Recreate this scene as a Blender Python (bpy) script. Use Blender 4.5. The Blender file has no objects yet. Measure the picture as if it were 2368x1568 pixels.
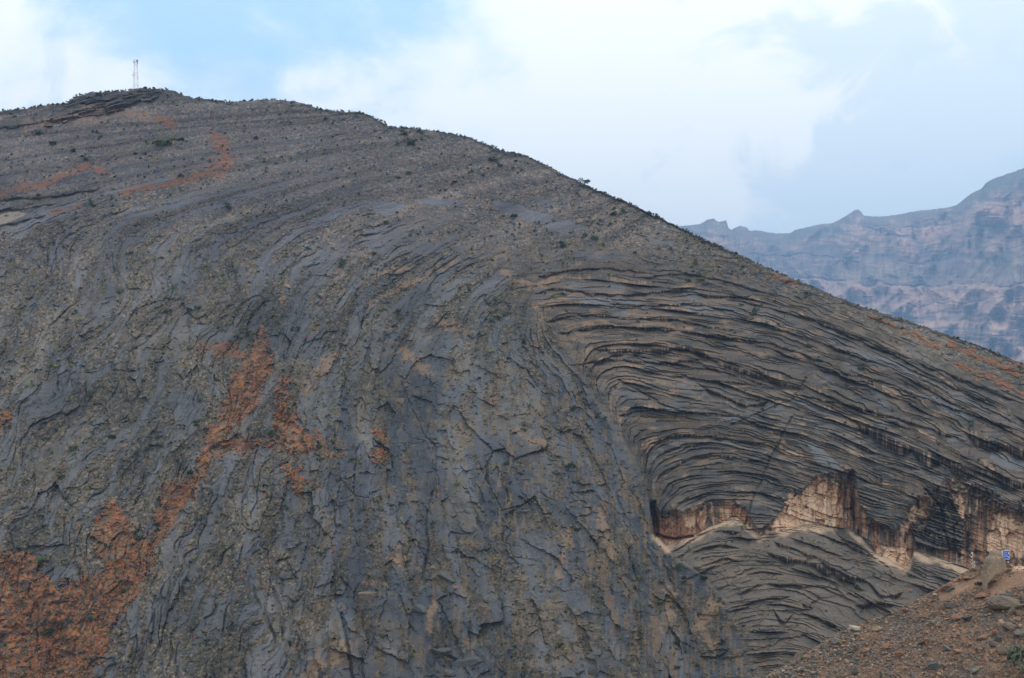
import bpy, math, random
import numpy as np
from mathutils import Vector, Matrix

# ------------------------------------------------------------------ camera, sky, sun, exposure
sc = bpy.context.scene
COL = sc.collection
F, CX, HZ, VW = 3252.0, 1183.5, 1098.0, 2367.0      # focal length, centre column, eye-level row, width of the sketch frame
cd = bpy.data.cameras.new('camera'); cam = bpy.data.objects.new('camera', cd); COL.objects.link(cam)
cd.sensor_fit = 'HORIZONTAL'; cd.sensor_width = 36.0; cd.lens = 36.0 * F / VW
cd.shift_y = (HZ - 784.0) / VW
cd.clip_start = 1.0; cd.clip_end = 30000.0
cam.location = (0, 0, 0); cam.rotation_euler = (math.radians(90), 0, 0)
sc.camera = cam

SUN_EL, SUN_AZ = 48.0, 62.0          # degrees; azimuth measured from straight ahead (+y) towards the right (+x)
def nd(nt, t, loc=(0, 0), **kw):
    n = nt.nodes.new(t); n.location = loc
    for k, v in kw.items(): setattr(n, k, v)
    return n
def setin(n, **kw):
    for k, v in kw.items(): n.inputs[k.replace('_', ' ')].default_value = v
    return n
def mathn(nt, op, a, b=None, clamp=False):
    n = nd(nt, 'ShaderNodeMath', operation=op); n.use_clamp = clamp
    for i, v in enumerate((a, b)):
        if v is None: continue
        if isinstance(v, (int, float)): n.inputs[i].default_value = v
        else: nt.links.new(v, n.inputs[i])
    return n.outputs[0]
def maprange(nt, val, a, b, c=0.0, d=1.0):
    n = nd(nt, 'ShaderNodeMapRange', interpolation_type='SMOOTHSTEP')
    nt.links.new(val, n.inputs[0])
    for i, v in zip((1, 2, 3, 4), (a, b, c, d)): n.inputs[i].default_value = v
    return n.outputs[0]
def mixc(nt, fac, a, b, blend='MIX'):
    n = nd(nt, 'ShaderNodeMix', data_type='RGBA', blend_type=blend)
    for s, v in ((0, fac), (6, a), (7, b)):
        if isinstance(v, (int, float)): n.inputs[s].default_value = v
        elif isinstance(v, tuple): n.inputs[s].default_value = v
        else: nt.links.new(v, n.inputs[s])
    return n.outputs[2]

world = bpy.data.worlds.new('World'); sc.world = world; world.use_nodes = True
nt = world.node_tree; nt.nodes.clear()
sky = nd(nt, 'ShaderNodeTexSky', sky_type='NISHITA'); sky.sun_disc = False
sky.sun_elevation = math.radians(SUN_EL); sky.sun_rotation = math.radians(SUN_AZ)
sky.air_density = 1.0; sky.dust_density = 1.2; sky.ozone_density = 1.0
SKY_STRENGTH = 0.10
tc = nd(nt, 'ShaderNodeTexCoord')
def sky_noise(scale, detail, rough, zs, off=(0, 0, 0), dist=0.0):
    m = nd(nt, 'ShaderNodeMapping'); m.inputs['Scale'].default_value = (1, 1, zs); m.inputs['Location'].default_value = off
    nt.links.new(tc.outputs['Generated'], m.inputs['Vector'])
    n = nd(nt, 'ShaderNodeTexNoise'); setin(n, Scale=scale, Detail=detail, Roughness=rough, Distortion=dist)
    nt.links.new(m.outputs[0], n.inputs['Vector']); return n.outputs['Fac']
def skydir(vx, vy):
    v = Vector(((vx - CX) / F, 1.0, (HZ - vy) / F)); v.normalize(); return v
def blob(vx, vy, r0, r1, zs=1.0):
    d = skydir(vx, vy)
    m = nd(nt, 'ShaderNodeVectorMath', operation='SUBTRACT'); nt.links.new(tc.outputs['Generated'], m.inputs[0]); m.inputs[1].default_value = d
    s = nd(nt, 'ShaderNodeVectorMath', operation='MULTIPLY'); nt.links.new(m.outputs[0], s.inputs[0]); s.inputs[1].default_value = (1, 1, zs)
    l = nd(nt, 'ShaderNodeVectorMath', operation='LENGTH'); nt.links.new(s.outputs[0], l.inputs[0])
    return maprange(nt, l.outputs['Value'], r0, r1, 1.0, 0.0)
n1 = sky_noise(11.0, 9.0, 0.58, 1.5, (3.1, 0.4, 1.2), 0.4)
n2 = sky_noise(22.0, 6.0, 0.55, 1.4, (7.7, 2.0, 5.0))
cov = mathn(nt, 'ADD', mathn(nt, 'MULTIPLY', mathn(nt, 'SUBTRACT', n1, 0.5), 2.5), 0.32)
cov = mathn(nt, 'ADD', cov, mathn(nt, 'MULTIPLY', mathn(nt, 'SUBTRACT', n2, 0.5), 1.4))
for (vx, vy, r0, r1, zs, w) in ((600, 40, 0.0, 0.26, 2.0, -0.85), (1060, 70, 0.0, 0.13, 1.6, -0.55), (300, 0, 0.0, 0.16, 2.2, -0.4), (1520, 110, 0.0, 0.30, 1.0, 0.6), (1800, 250, 0.05, 0.36, 1.0, 0.6),
                                (850, 225, 0.01, 0.16, 2.6, 0.65), (170, 170, 0.02, 0.15, 1.5, 0.6), (0, 40, 0.0, 0.035, 1.0, 0.8), (700, 175, 0.0, 0.05, 2.0, 0.3)):
    cov = mathn(nt, 'ADD', cov, mathn(nt, 'MULTIPLY', blob(vx, vy, r0, r1, zs), w))
cover = maprange(nt, cov, -0.55, 0.95)
n3 = sky_noise(13.0, 9.0, 0.6, 1.4, (1.7, 8.0, 3.3), 0.7)
shade = maprange(nt, mathn(nt, 'ADD', n3, mathn(nt, 'MULTIPLY', mathn(nt, 'SUBTRACT', blob(1420, 110, 0.0, 0.30, 1.2), blob(2150, 360, 0.0, 0.28, 1.2)), 0.22)), 0.38, 0.57)
k = 1.0 / SKY_STRENGTH
cloud = mixc(nt, shade, (1.43 * k, 1.54 * k, 1.53 * k, 1), (1.90 * k, 1.84 * k, 1.68 * k, 1))
thin = mixc(nt, 0.80, sky.outputs[0], (0.95 * k, 1.42 * k, 1.76 * k, 1))
skycol = mixc(nt, cover, thin, cloud)
bg = nd(nt, 'ShaderNodeBackground'); bg.inputs['Strength'].default_value = SKY_STRENGTH
nt.links.new(skycol, bg.inputs['Color'])
out = nd(nt, 'ShaderNodeOutputWorld'); nt.links.new(bg.outputs[0], out.inputs['Surface'])

sl = bpy.data.lights.new('sun', 'SUN'); sl.energy = 1.5; sl.angle = math.radians(10); sl.color = (1.0, 0.92, 0.82)
sun = bpy.data.objects.new('sun', sl); COL.objects.link(sun)
a_, e_ = math.radians(SUN_AZ), math.radians(SUN_EL)
sdir = Vector((math.sin(a_) * math.cos(e_), math.cos(a_) * math.cos(e_), math.sin(e_)))
sun.rotation_euler = sdir.to_track_quat('Z', 'Y').to_euler()

vs = sc.view_settings
vs.view_transform = 'Standard'; vs.look = 'None'; vs.exposure = 0.0; vs.gamma = 1.0; vs.use_curve_mapping = False
sc.cycles.use_denoising = True
sc.cycles.max_bounces = 6; sc.cycles.diffuse_bounces = 3; sc.cycles.volume_bounces = 0

# ------------------------------------------------------------------ numeric helpers
RNG = np.random.RandomState(7)
PERM = np.concatenate([RNG.permutation(256)] * 2).astype(np.int32)
GR = np.stack([np.cos(np.linspace(0, 2 * np.pi, 256, endpoint=False)), np.sin(np.linspace(0, 2 * np.pi, 256, endpoint=False))], 1).astype(np.float32)
GXT, GYT = np.ascontiguousarray(GR[:, 0]), np.ascontiguousarray(GR[:, 1])
def noise(x, y, seed=0):
    x = np.asarray(x, np.float32) + np.float32(seed * 17.31); y = np.asarray(y, np.float32) + np.float32(seed * 9.77)
    x, y = np.broadcast_arrays(x, y)
    xf = np.floor(x); yf = np.floor(y)
    xi = xf.astype(np.int32) & 255; yi = yf.astype(np.int32) & 255
    fx = x - xf; fy = y - yf
    u = fx * fx * fx * (fx * (fx * 6 - 15) + 10); v = fy * fy * fy * (fy * (fy * 6 - 15) + 10)
    p0 = PERM[xi]; p1 = PERM[(xi + 1) & 255]
    yj = (yi + 1) & 255
    a = PERM[p0 + yi]; b = PERM[p1 + yi]; c = PERM[p0 + yj]; d = PERM[p1 + yj]
    na = GXT[a] * fx + GYT[a] * fy; nb = GXT[b] * (fx - 1) + GYT[b] * fy
    nc = GXT[c] * fx + GYT[c] * (fy - 1); ndd = GXT[d] * (fx - 1) + GYT[d] * (fy - 1)
    l0 = na + u * (nb - na); l1 = nc + u * (ndd - nc)
    return (l0 + v * (l1 - l0)) * 1.5
def fbm(x, y, octv=4, seed=0, gain=0.5, lac=2.03):
    s = 0; a = 1.0; t = 0
    for i in range(octv):
        s = s + a * noise(x, y, seed + i * 3); t += a; a *= gain; x = x * lac; y = y * lac
    return s / t
def ridged(x, y, octv=3, seed=0, gain=0.5):
    s = 0; a = 1.0; t = 0
    for i in range(octv):
        s = s + a * (1 - np.abs(noise(x, y, seed + i * 3)) * 2); t += a; a *= gain; x = x * 2.07; y = y * 2.07
    return s / t
def hash01(i, j, seed=0):
    return (PERM[(PERM[(np.asarray(i, np.int64) + seed * 37) & 255] + np.asarray(j, np.int64) + seed * 11) & 255].astype(np.float32) + 0.5) / 256.0
def worley(x, y, seed=0, tilt=False):
    """distance to the nearest and next cell point, and two random numbers of the nearest cell"""
    xi = np.floor(x).astype(np.int64); yi = np.floor(y).astype(np.int64)
    f1 = np.full(x.shape, 9, np.float32); f2 = f1.copy(); ci = np.zeros(x.shape, np.int64); cj = ci.copy(); ox = np.zeros(x.shape, np.float32); oy = ox.copy()
    for a in (-1, 0, 1):
        for b in (-1, 0, 1):
            i, j = xi + a, yi + b
            px = (i + 0.1 + 0.8 * hash01(i, j, seed + 1) - x).astype(np.float32); py = (j + 0.1 + 0.8 * hash01(i, j, seed + 2) - y).astype(np.float32); d = np.hypot(px, py)
            n = d < f1; ox = np.where(n, px, ox); oy = np.where(n, py, oy); f2 = np.where(n, f1, np.minimum(f2, d)); f1 = np.where(n, d, f1); ci = np.where(n, i, ci); cj = np.where(n, j, cj)
    if tilt: return f1, f2, hash01(ci, cj, seed + 3), hash01(ci, cj, seed + 5), (hash01(ci, cj, seed + 7) - 0.5) * ox + (hash01(ci, cj, seed + 9) - 0.5) * oy
    return f1, f2, hash01(ci, cj, seed + 3), hash01(ci, cj, seed + 5)
def sstep(a, b, x):
    t = np.clip((x - a) / (b - a), 0, 1); return t * t * (3 - 2 * t)
def curve(xs, ys, x):                       # smooth curve through points
    xs = np.asarray(xs, float); ys = np.asarray(ys, float)
    m = np.gradient(ys, xs); x = np.clip(x, xs[0], xs[-1])
    i = np.clip(np.searchsorted(xs, x) - 1, 0, len(xs) - 2)
    h = xs[i + 1] - xs[i]; t = (x - xs[i]) / h
    return (2*t**3 - 3*t**2 + 1) * ys[i] + (t**3 - 2*t**2 + t) * h * m[i] + (-2*t**3 + 3*t**2) * ys[i+1] + (t**3 - t**2) * h * m[i+1]
def line(pts, x):
    p = np.asarray(pts, float); return np.interp(x, p[:, 0], p[:, 1])
def pmask(poly, X, Y):                      # inside a closed outline
    out = np.zeros(X.shape, bool); p = np.asarray(poly, float)
    sel = (X > p[:, 0].min()) & (X < p[:, 0].max()) & (Y > p[:, 1].min()) & (Y < p[:, 1].max())
    if not sel.any(): return out
    x = X[sel]; y = Y[sel]; r = np.zeros(x.shape, bool); j = len(p) - 1
    for i in range(len(p)):
        (xi, yi), (xj, yj) = p[i], p[j]
        if yi != yj: r ^= ((yi > y) != (yj > y)) & (x < (xj - xi) * (y - yi) / (yj - yi) + xi)
        j = i
    out[sel] = r; return out
def pdist(pts, X, Y, reach):                # distance to a traced line, capped
    out = np.full(X.shape, reach, np.float32); p = np.asarray(pts, float)
    for (x0, y0), (x1, y1) in zip(p[:-1], p[1:]):
        sel = (X > min(x0, x1) - reach) & (X < max(x0, x1) + reach) & (Y > min(y0, y1) - reach) & (Y < max(y0, y1) + reach)
        if not sel.any(): continue
        x = X[sel]; y = Y[sel]; dx, dy = x1 - x0, y1 - y0
        t = np.clip(((x - x0) * dx + (y - y0) * dy) / (dx * dx + dy * dy + 1e-9), 0, 1)
        out[sel] = np.minimum(out[sel], np.hypot(x - x0 - t * dx, y - y0 - t * dy))
    return out
def zoom(ox, oy, s, pts): return [(ox + x * s, oy + y * s) for x, y in pts]

# ------------------------------------------------------------------ object helpers
def tag(o, label=None, cat=None, group=None, kind=None):
    if label: o['label'] = label
    if cat: o['category'] = cat
    if group: o['group'] = group
    if kind: o['kind'] = kind
    return o
def mesh_np(name, V, Q, mat, cols=None, parent=None, smooth=False, mesh_only=False):
    """V (n,3), Q list of int arrays (m,k) of faces, cols (n,3) albedo per vertex"""
    me = bpy.data.meshes.new(name); Q = [q for q in (Q if isinstance(Q, list) else [Q]) if len(q)]
    me.vertices.add(len(V)); me.vertices.foreach_set('co', np.ascontiguousarray(V, np.float32).ravel())
    idx = np.concatenate([q.ravel() for q in Q]).astype(np.int32)
    tot = np.concatenate([np.full(len(q), q.shape[1], np.int32) for q in Q])
    me.loops.add(len(idx)); me.loops.foreach_set('vertex_index', idx)
    me.polygons.add(len(tot)); me.polygons.foreach_set('loop_start', np.concatenate([[0], np.cumsum(tot)[:-1]]).astype(np.int32))
    me.update(calc_edges=True)
    if smooth: me.polygons.foreach_set('use_smooth', np.ones(len(tot), bool))
    else: me.polygons.foreach_set('use_smooth', np.zeros(len(tot), bool))
    if cols is not None:
        at = me.attributes.new('albedo', 'FLOAT_COLOR', 'POINT')
        c = np.ones((len(V), 4), np.float32); c[:, :3] = cols; at.data.foreach_set('color', c.ravel())
    me.materials.append(mat)
    if mesh_only: return me
    o = bpy.data.objects.new(name, me); COL.objects.link(o)
    if parent: o.parent = parent
    return o
def subset(name, V, Q, C, sel, mat, parent=None):
    q = Q[sel]; used, inv = np.unique(q, return_inverse=True)
    return mesh_np(name, V[used], inv.reshape(q.shape), mat, C[used], parent)
def empty(name, loc):
    o = bpy.data.objects.new(name, None); o.location = loc; COL.objects.link(o); o.empty_display_size = 0.5; return o
def grid_faces(r, c):
    i = np.arange(r * c).reshape(r, c)
    return np.stack([i[:-1, :-1], i[:-1, 1:], i[1:, 1:], i[1:, :-1]], -1).reshape(-1, 4)

# ------------------------------------------------------------------ materials
def new_mat(name):
    m = bpy.data.materials.new(name); m.use_nodes = True; t = m.node_tree
    return m, t, t.nodes['Principled BSDF']
def terrain_mat(name, fine, bump_d, var=0.35, rough=0.95):
    m, t, b = new_mat(name)
    at = nd(t, 'ShaderNodeAttribute', attribute_name='albedo')
    co = nd(t, 'ShaderNodeTexCoord')
    def nz(s, d, r=0.6):
        n = nd(t, 'ShaderNodeTexNoise'); setin(n, Scale=s, Detail=d, Roughness=r); t.links.new(co.outputs['Object'], n.inputs['Vector']); return n
    a, c = nz(fine, 6.0, 0.68), nz(fine * 0.13, 5.0)
    f = mathn(t, 'ADD', mathn(t, 'MULTIPLY', mathn(t, 'SUBTRACT', a.outputs['Fac'], 0.5), 2.4 * var), mathn(t, 'MULTIPLY', mathn(t, 'SUBTRACT', c.outputs['Fac'], 0.5), 1.6 * var))
    f = mathn(t, 'ADD', f, 1.0)
    col = nd(t, 'ShaderNodeVectorMath', operation='SCALE'); t.links.new(at.outputs['Color'], col.inputs[0]); t.links.new(f, col.inputs['Scale'])
    t.links.new(col.outputs[0], b.inputs['Base Color'])
    bp = nd(t, 'ShaderNodeBump'); bp.inputs['Distance'].default_value = bump_d; bp.inputs['Strength'].default_value = 0.7
    t.links.new(a.outputs['Fac'], bp.inputs['Height']); t.links.new(bp.outputs[0], b.inputs['Normal'])
    b.inputs['Roughness'].default_value = rough; b.inputs['Specular IOR Level'].default_value = 0.18
    return m
def plain_mat(name, col, rough=0.8, var=0.3, scale=3.0, bump_d=0.05, metallic=0.0, col2=None):
    m, t, b = new_mat(name)
    co = nd(t, 'ShaderNodeTexCoord'); oi = nd(t, 'ShaderNodeObjectInfo')
    n = nd(t, 'ShaderNodeTexNoise'); setin(n, Scale=scale, Detail=7.0, Roughness=0.65); t.links.new(co.outputs['Object'], n.inputs['Vector'])
    f = mathn(t, 'ADD', mathn(t, 'MULTIPLY', mathn(t, 'SUBTRACT', n.outputs['Fac'], 0.5), 2.5 * var), 1.0)
    f = mathn(t, 'ADD', f, mathn(t, 'MULTIPLY', mathn(t, 'SUBTRACT', oi.outputs['Random'], 0.5), var))
    base = mixc(t, maprange(t, n.outputs['Fac'], 0.42, 0.62), (*col, 1), (*(col2 or col), 1))
    c = nd(t, 'ShaderNodeVectorMath', operation='SCALE'); t.links.new(base, c.inputs[0]); t.links.new(f, c.inputs['Scale'])
    t.links.new(c.outputs[0], b.inputs['Base Color'])
    if bump_d:
        bp = nd(t, 'ShaderNodeBump'); bp.inputs['Distance'].default_value = bump_d; bp.inputs['Strength'].default_value = 0.6
        t.links.new(n.outputs['Fac'], bp.inputs['Height']); t.links.new(bp.outputs[0], b.inputs['Normal'])
    b.inputs['Roughness'].default_value = rough; b.inputs['Metallic'].default_value = metallic; b.inputs['Specular IOR Level'].default_value = 0.25
    return m
def leaf_mat(name, col):
    m, t, b = new_mat(name)
    at = nd(t, 'ShaderNodeAttribute', attribute_name='albedo'); oi = nd(t, 'ShaderNodeObjectInfo')
    f = mathn(t, 'ADD', mathn(t, 'MULTIPLY', oi.outputs['Random'], 0.6), 0.7)
    c = nd(t, 'ShaderNodeVectorMath', operation='SCALE'); t.links.new(at.outputs['Color'], c.inputs[0]); t.links.new(f, c.inputs['Scale'])
    c2 = mixc(t, 1.0, c.outputs[0], (*col, 1), 'MULTIPLY')
    t.links.new(c2, b.inputs['Base Color']); b.inputs['Roughness'].default_value = 0.75; b.inputs['Specular IOR Level'].default_value = 0.15
    return m
M_MTN = terrain_mat('mountain_rock', 0.9, 0.35)
M_FAR = terrain_mat('far_rock', 0.03, 6.0, 0.3)
M_SCREE = terrain_mat('slope_scree', 3.2, 0.10, 0.4)
M_PEB = terrain_mat('loose_stone', 4.0, 0.03, 0.25)
M_ORANGE = plain_mat('orange_stone', (0.27, 0.135, 0.082), 0.9, 0.3, 2.2, 0.05, col2=(0.20, 0.105, 0.068))
M_TAN = plain_mat('tan_stone', (0.34, 0.22, 0.135), 0.9, 0.25, 2.2, 0.05, col2=(0.25, 0.165, 0.11))
M_CREAM = plain_mat('cream_stone', (0.42, 0.36, 0.25), 0.9, 0.2, 2.2, 0.04, col2=(0.32, 0.26, 0.18))
M_GREY = plain_mat('grey_stone', (0.165, 0.148, 0.125), 0.9, 0.35, 1.8, 0.07, col2=(0.115, 0.102, 0.088))
M_DARK = plain_mat('dark_stone', (0.088, 0.082, 0.074), 0.9, 0.35, 1.8, 0.07, col2=(0.060, 0.056, 0.052))
M_BROWN = plain_mat('brown_stone', (0.175, 0.125, 0.09), 0.9, 0.3, 1.8, 0.05, col2=(0.125, 0.095, 0.072))
M_PILLAR = plain_mat('weathered_boulder', (0.30, 0.205, 0.135), 0.92, 0.4, 0.9, 0.2, col2=(0.17, 0.125, 0.09))
M_LEAF = leaf_mat('shrub_leaves', (1, 1, 1))
M_BARK = plain_mat('shrub_bark', (0.10, 0.075, 0.055), 0.9, 0.3, 6.0, 0.02)

# ------------------------------------------------------------------ the mountain
MS, NUM = 0.80, 425.0                       # rise over run of the flank; z = MS*y - NUM on the undisturbed flank
CREST = [(-600,345),(-100,272),(0,258),(60,251),(110,242),(157,236),(172,226),(200,216),(240,212),(290,210),(320,205),(376,207),(400,211),(433,223),(476,230),(550,235),(616,231),(660,234),(700,240),(733,251),
         (789,257),(812,258),(839,263),(862,271),(879,280),(895,288),(912,293),(940,296),(975,299),(1042,309),(1082,318),(1135,339),(1165,349),(1205,358),(1252,378),(1355,428),(1455,471),(1512,498),(1577,530),
         (1690,582),(1791,627),(1870,659),(1944,690),(1988,707),(2080,736),(2178,770),(2280,806),(2367,843),(2500,895),(3000,1060)]
cols = np.concatenate([np.arange(-520, -12, 9.0), np.arange(-12, 2380, 2.0), np.arange(2380, 2900, 9.0)])
NR_IN, NR_LOW, NR_BACK = 690, 30, 26
tin = np.linspace(0, 1, NR_IN)
crest0 = curve(*zip(*CREST), cols)
crest = crest0 + 2.4 * noise(cols / 16, 0.3, 11) + 1.5 * noise(cols / 5.5, 1.3, 12)
low = np.linspace(2520, 1585, NR_LOW, endpoint=False)
GV = np.concatenate([np.repeat(low[:, None], len(cols), 1), 1585 + (crest[None, :] - 1585) * tin[:, None]], 0).astype(np.float32)
GX = np.repeat(cols[None, :], GV.shape[0], 0).astype(np.float32)
E = (HZ - GV) / F; U = (GX - CX) / F
D0 = NUM / (MS - E)
WX = U * D0; WL = (D0 - 300) * 1.28         # metres across and up the flank
R, Cn = GV.shape
h = np.zeros_like(GV)
# warped frame coordinates, so that every traced outline gets a ragged edge
wx_ = GX + 12 * fbm(WX / 10, WL / 10, 5, 21, 0.62); wy_ = GV + 11 * fbm(WX / 10, WL / 10, 5, 31, 0.62)

# -- where the folded beds begin
XB = [(150,640),(450,880),(560,1085),(640,1190),(690,1225),(770,1265),(820,1322),(880,1345),(930,1385),(1000,1430),(1060,1465),(1130,1497),(1200,1512),(1240,1520),(1280,1552),(1330,1625),(1400,1690),(1480,1720),(1568,1760),(2600,1950)]
xb = line(XB, GV)
wid = 24 + np.maximum(840 - GV, 0) * 0.30
fold = sstep(-1, 1, (wx_ + 16 * noise(GX / 30, GV / 14, 22) - xb) / wid)

# -- bedding of the fold: rows run down the frame, one entry per column
FX = [1050,1150,1250,1350,1450,1550,1650,1750,1850,1950,2050,2150,2250,2367,3000]
FL = [(640, None),
 (525, [620,612,616,605,606,620,636,664,697,738,781,825,872,930,1215]),
 (478, [720,690,668,655,668,678,680,704,738,780,825,874,925,985,1270]),
 (405, [790,760,740,738,737,739,754,777,803,832,875,925,975,1035,1320]),
 (370, [825,800,783,769,766,774,789,814,848,890,930,975,1022,1080,1365]),
 (335, [880,850,830,803,796,806,827,862,895,935,975,1018,1065,1125,1410]),
 (225, [1000,960,930,908,887,914,936,958,986,1020,1058,1092,1130,1175,1460]),
 (165, [1100,1060,1030,1005,988,985,985,998,1028,1062,1098,1135,1170,1212,1500]),
 (130, [1160,1130,1105,1085,1065,1030,1024,1040,1075,1105,1138,1172,1205,1245,1530]),
 (75, [1210,1185,1160,1140,1120,1092,1075,1084,1112,1145,1178,1212,1245,1285,1570]),
 (0, [1285,1260,1240,1225,1210,1192,1158,1162,1190,1218,1250,1282,1312,1350,1630]),
 (-60, [1350,1330,1310,1300,1290,1282,1228,1232,1228,1255,1295,1335,1365,1400,1680]),
 (-110, [1410,1390,1375,1360,1345,1320,1275,1275,1305,1355,1398,1430,1460,1500,1780]),
 (-160, [1460,1440,1425,1410,1400,1390,1360,1330,1340,1365,1430,1470,1500,1540,1830]),
 (-200, [1510,1490,1480,1470,1450,1430,1400,1378,1385,1440,1480,1520,1550,1600,1880]),
 (-1400, [2800]*15)]
SF = np.zeros_like(GV)
vw = GV + 6 * noise(GX / 140, GV / 60, 41) + 2.2 * noise(GX / 50, GV / 30, 42) + 0.9 * noise(GX / 18, GV / 12, 43) + 0.6 * noise(GX / 6, GV / 6, 47)
drag_e = np.maximum(GX - xb, 0); vw = vw - 85 * np.exp(-drag_e / 26) * sstep(700, 800, GV) * sstep(1290, 1200, GV)
prev = crest0 - 25
for (s1, _), (s0, ys) in zip(FL[:-1], FL[1:]):
    cur = np.maximum(curve(FX, ys, cols), prev + 4)
    t = (vw - prev[None, :]) / (cur - prev)[None, :]
    SF = np.where(t >= 0, s1 + (s0 - s1) * np.clip(t, 0, 1.0001), SF); prev = cur
def beds(S, lo, hi, tmin, tmax, seed):
    r = np.random.RandomState(seed); b = [lo]
    while b[-1] < hi: b.append(b[-1] + tmin + (tmax - tmin) * r.rand() ** 1.6)
    b = np.array(b, np.float32); k = np.clip(np.searchsorted(b, S.ravel()) - 1, 0, len(b) - 2).reshape(S.shape)
    return k, (S - b[k]) / (b[k + 1] - b[k]), (b[k + 1] - b[k]), r.rand(len(b)).astype(np.float32)
def prof(phi, crack):                       # one bed: dark joint, proud lower edge, back-sloping top
    return np.where(phi < crack, -0.62, 1.0 - 1.15 * sstep(0.0, 1.0, (phi - crack) / (1 - crack)))
kF, pF, thF, rF = beds(SF, -1410, 700, 11, 58, 5)
kf, pf, thf, rf = beds(SF + 5 * noise(GX / 80, GV / 24, 44) + 1.1 * noise(GX / 14, GV / 8, 48), -1410, 700, 4.2, 15, 6)
latF = np.clip(0.45 + 1.5 * noise(GX / 75 + kF * 3.7, kF * 5.3 + GV / 60, 45), 0.0, 1.8)
latf = np.clip(0.55 + 1.3 * noise(GX / 90 + kf * 3.1, kf * 4.9 + GV / 60, 46), 0.05, 1.5) * (1 - 0.40 * sstep(-20, -70, SF))
deep = sstep(560, 470, SF) * (0.55 + 0.45 * sstep(1320, 1500, GX))
deep = np.clip(deep + 0.12, 0, 1)
core = sstep(260, 150, SF) * sstep(-70, -10, SF)                     # the tight core of the fold: thin beds
bl = GX / (22 + 40 * rF[kF]) + 7.3 * kF + 0.25 * noise(GX / 12, GV / 12, 49); bli = np.floor(bl)          # cross joints break each bed into blocks
blk_r = hash01(bli, kF, 3); blk_e = np.minimum(bl - bli, 1 - bl + bli)
bl2 = GX / (9 + 14 * rf[kf]) + 5.1 * kf; blk2 = hash01(np.floor(bl2), kf, 4)
hF = deep * (1.7 * latF * prof(pF, np.clip(2.6 / thF, 0.05, 0.20)) * (np.minimum(thF, 34) / 20) ** 0.8 * (1 - 0.3 * core) * (1 - 0.25 * sstep(-20, -70, SF)) + 0.9 * latf * prof(pf, np.clip(1.7 / thf, 0.13, 0.32)) + 0.55 * (blk_r - 0.5) + 0.3 * (blk2 - 0.5) * sstep(-70, -20, SF) - 0.4 * (blk_e < 0.03) * (blk_r > 0.6))

# -- bedding of the left flank: columns run across the frame, one entry per row
LY = [200,250,300,350,400,450,500,700,900,1100,1300,1568,2600]
up = [2600,1700,1050,660,370,155]
base = [[330,180,60,-60,-160,-260],[480,330,210,80,-20,-130],[640,480,380,270,160,40],[800,600,510,420,320,220],[980,720,620,540,450,380],[1150,830,730,680,620,560],
        [1300,950,850,820,790,760],[1400,1080,960,950,960,990],[1450,1180,1120,1130,1170,1220],[1500,1240,1290,1350,1420,1480],[1560,1300,1400,1490,1560,1640],[2600,2400,2500,2600,2700,2800]]
ML = [[v - 150 * j for v in base[0]] for j in range(14, 0, -1)] + base
SL = np.zeros_like(GV); calmx = 1 - 0.65 * sstep(740, 900, GV) * sstep(600, 760, GX); xw = GX + 26 * calmx * noise(GX / 110, GV / 150, 51) + 10 * calmx * noise(GX / 45, GV / 80, 52) + 2.5 * calmx * noise(GX / 15, GV / 24, 53) + 1.2 * noise(GX / 5, GV / 6, 55)
rows_v = GV[:, 0]
pl = None
for i, m in enumerate(ML):
    xs = curve(LY, [m[0] + u for u in up] + m + [m[-1]], GV)
    if pl is not None:
        t = (xw - pl) / np.maximum(xs - pl, 4); SL = np.where(t >= 0, (i - 1 + np.clip(t, 0, 1.0001)) * 100, SL)
    pl = xs
kL, pL, thL, rL = beds(SL, 0, 2700, 14, 46, 8)
latL = np.clip(-0.1 + 1.7 * noise(GX / 60 + kL * 3.1, GV / 50 + kL * 2.3, 54), 0.0, 1.5)
hL = (calmx - 0.25) * 1.33 * latL * prof(pL, 0.12) * (thL / 28)
calm = 0.3 + 0.7 * sstep(380, 560, GV)
h += fold * hF + (1 - fold) * hL * calm

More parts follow.
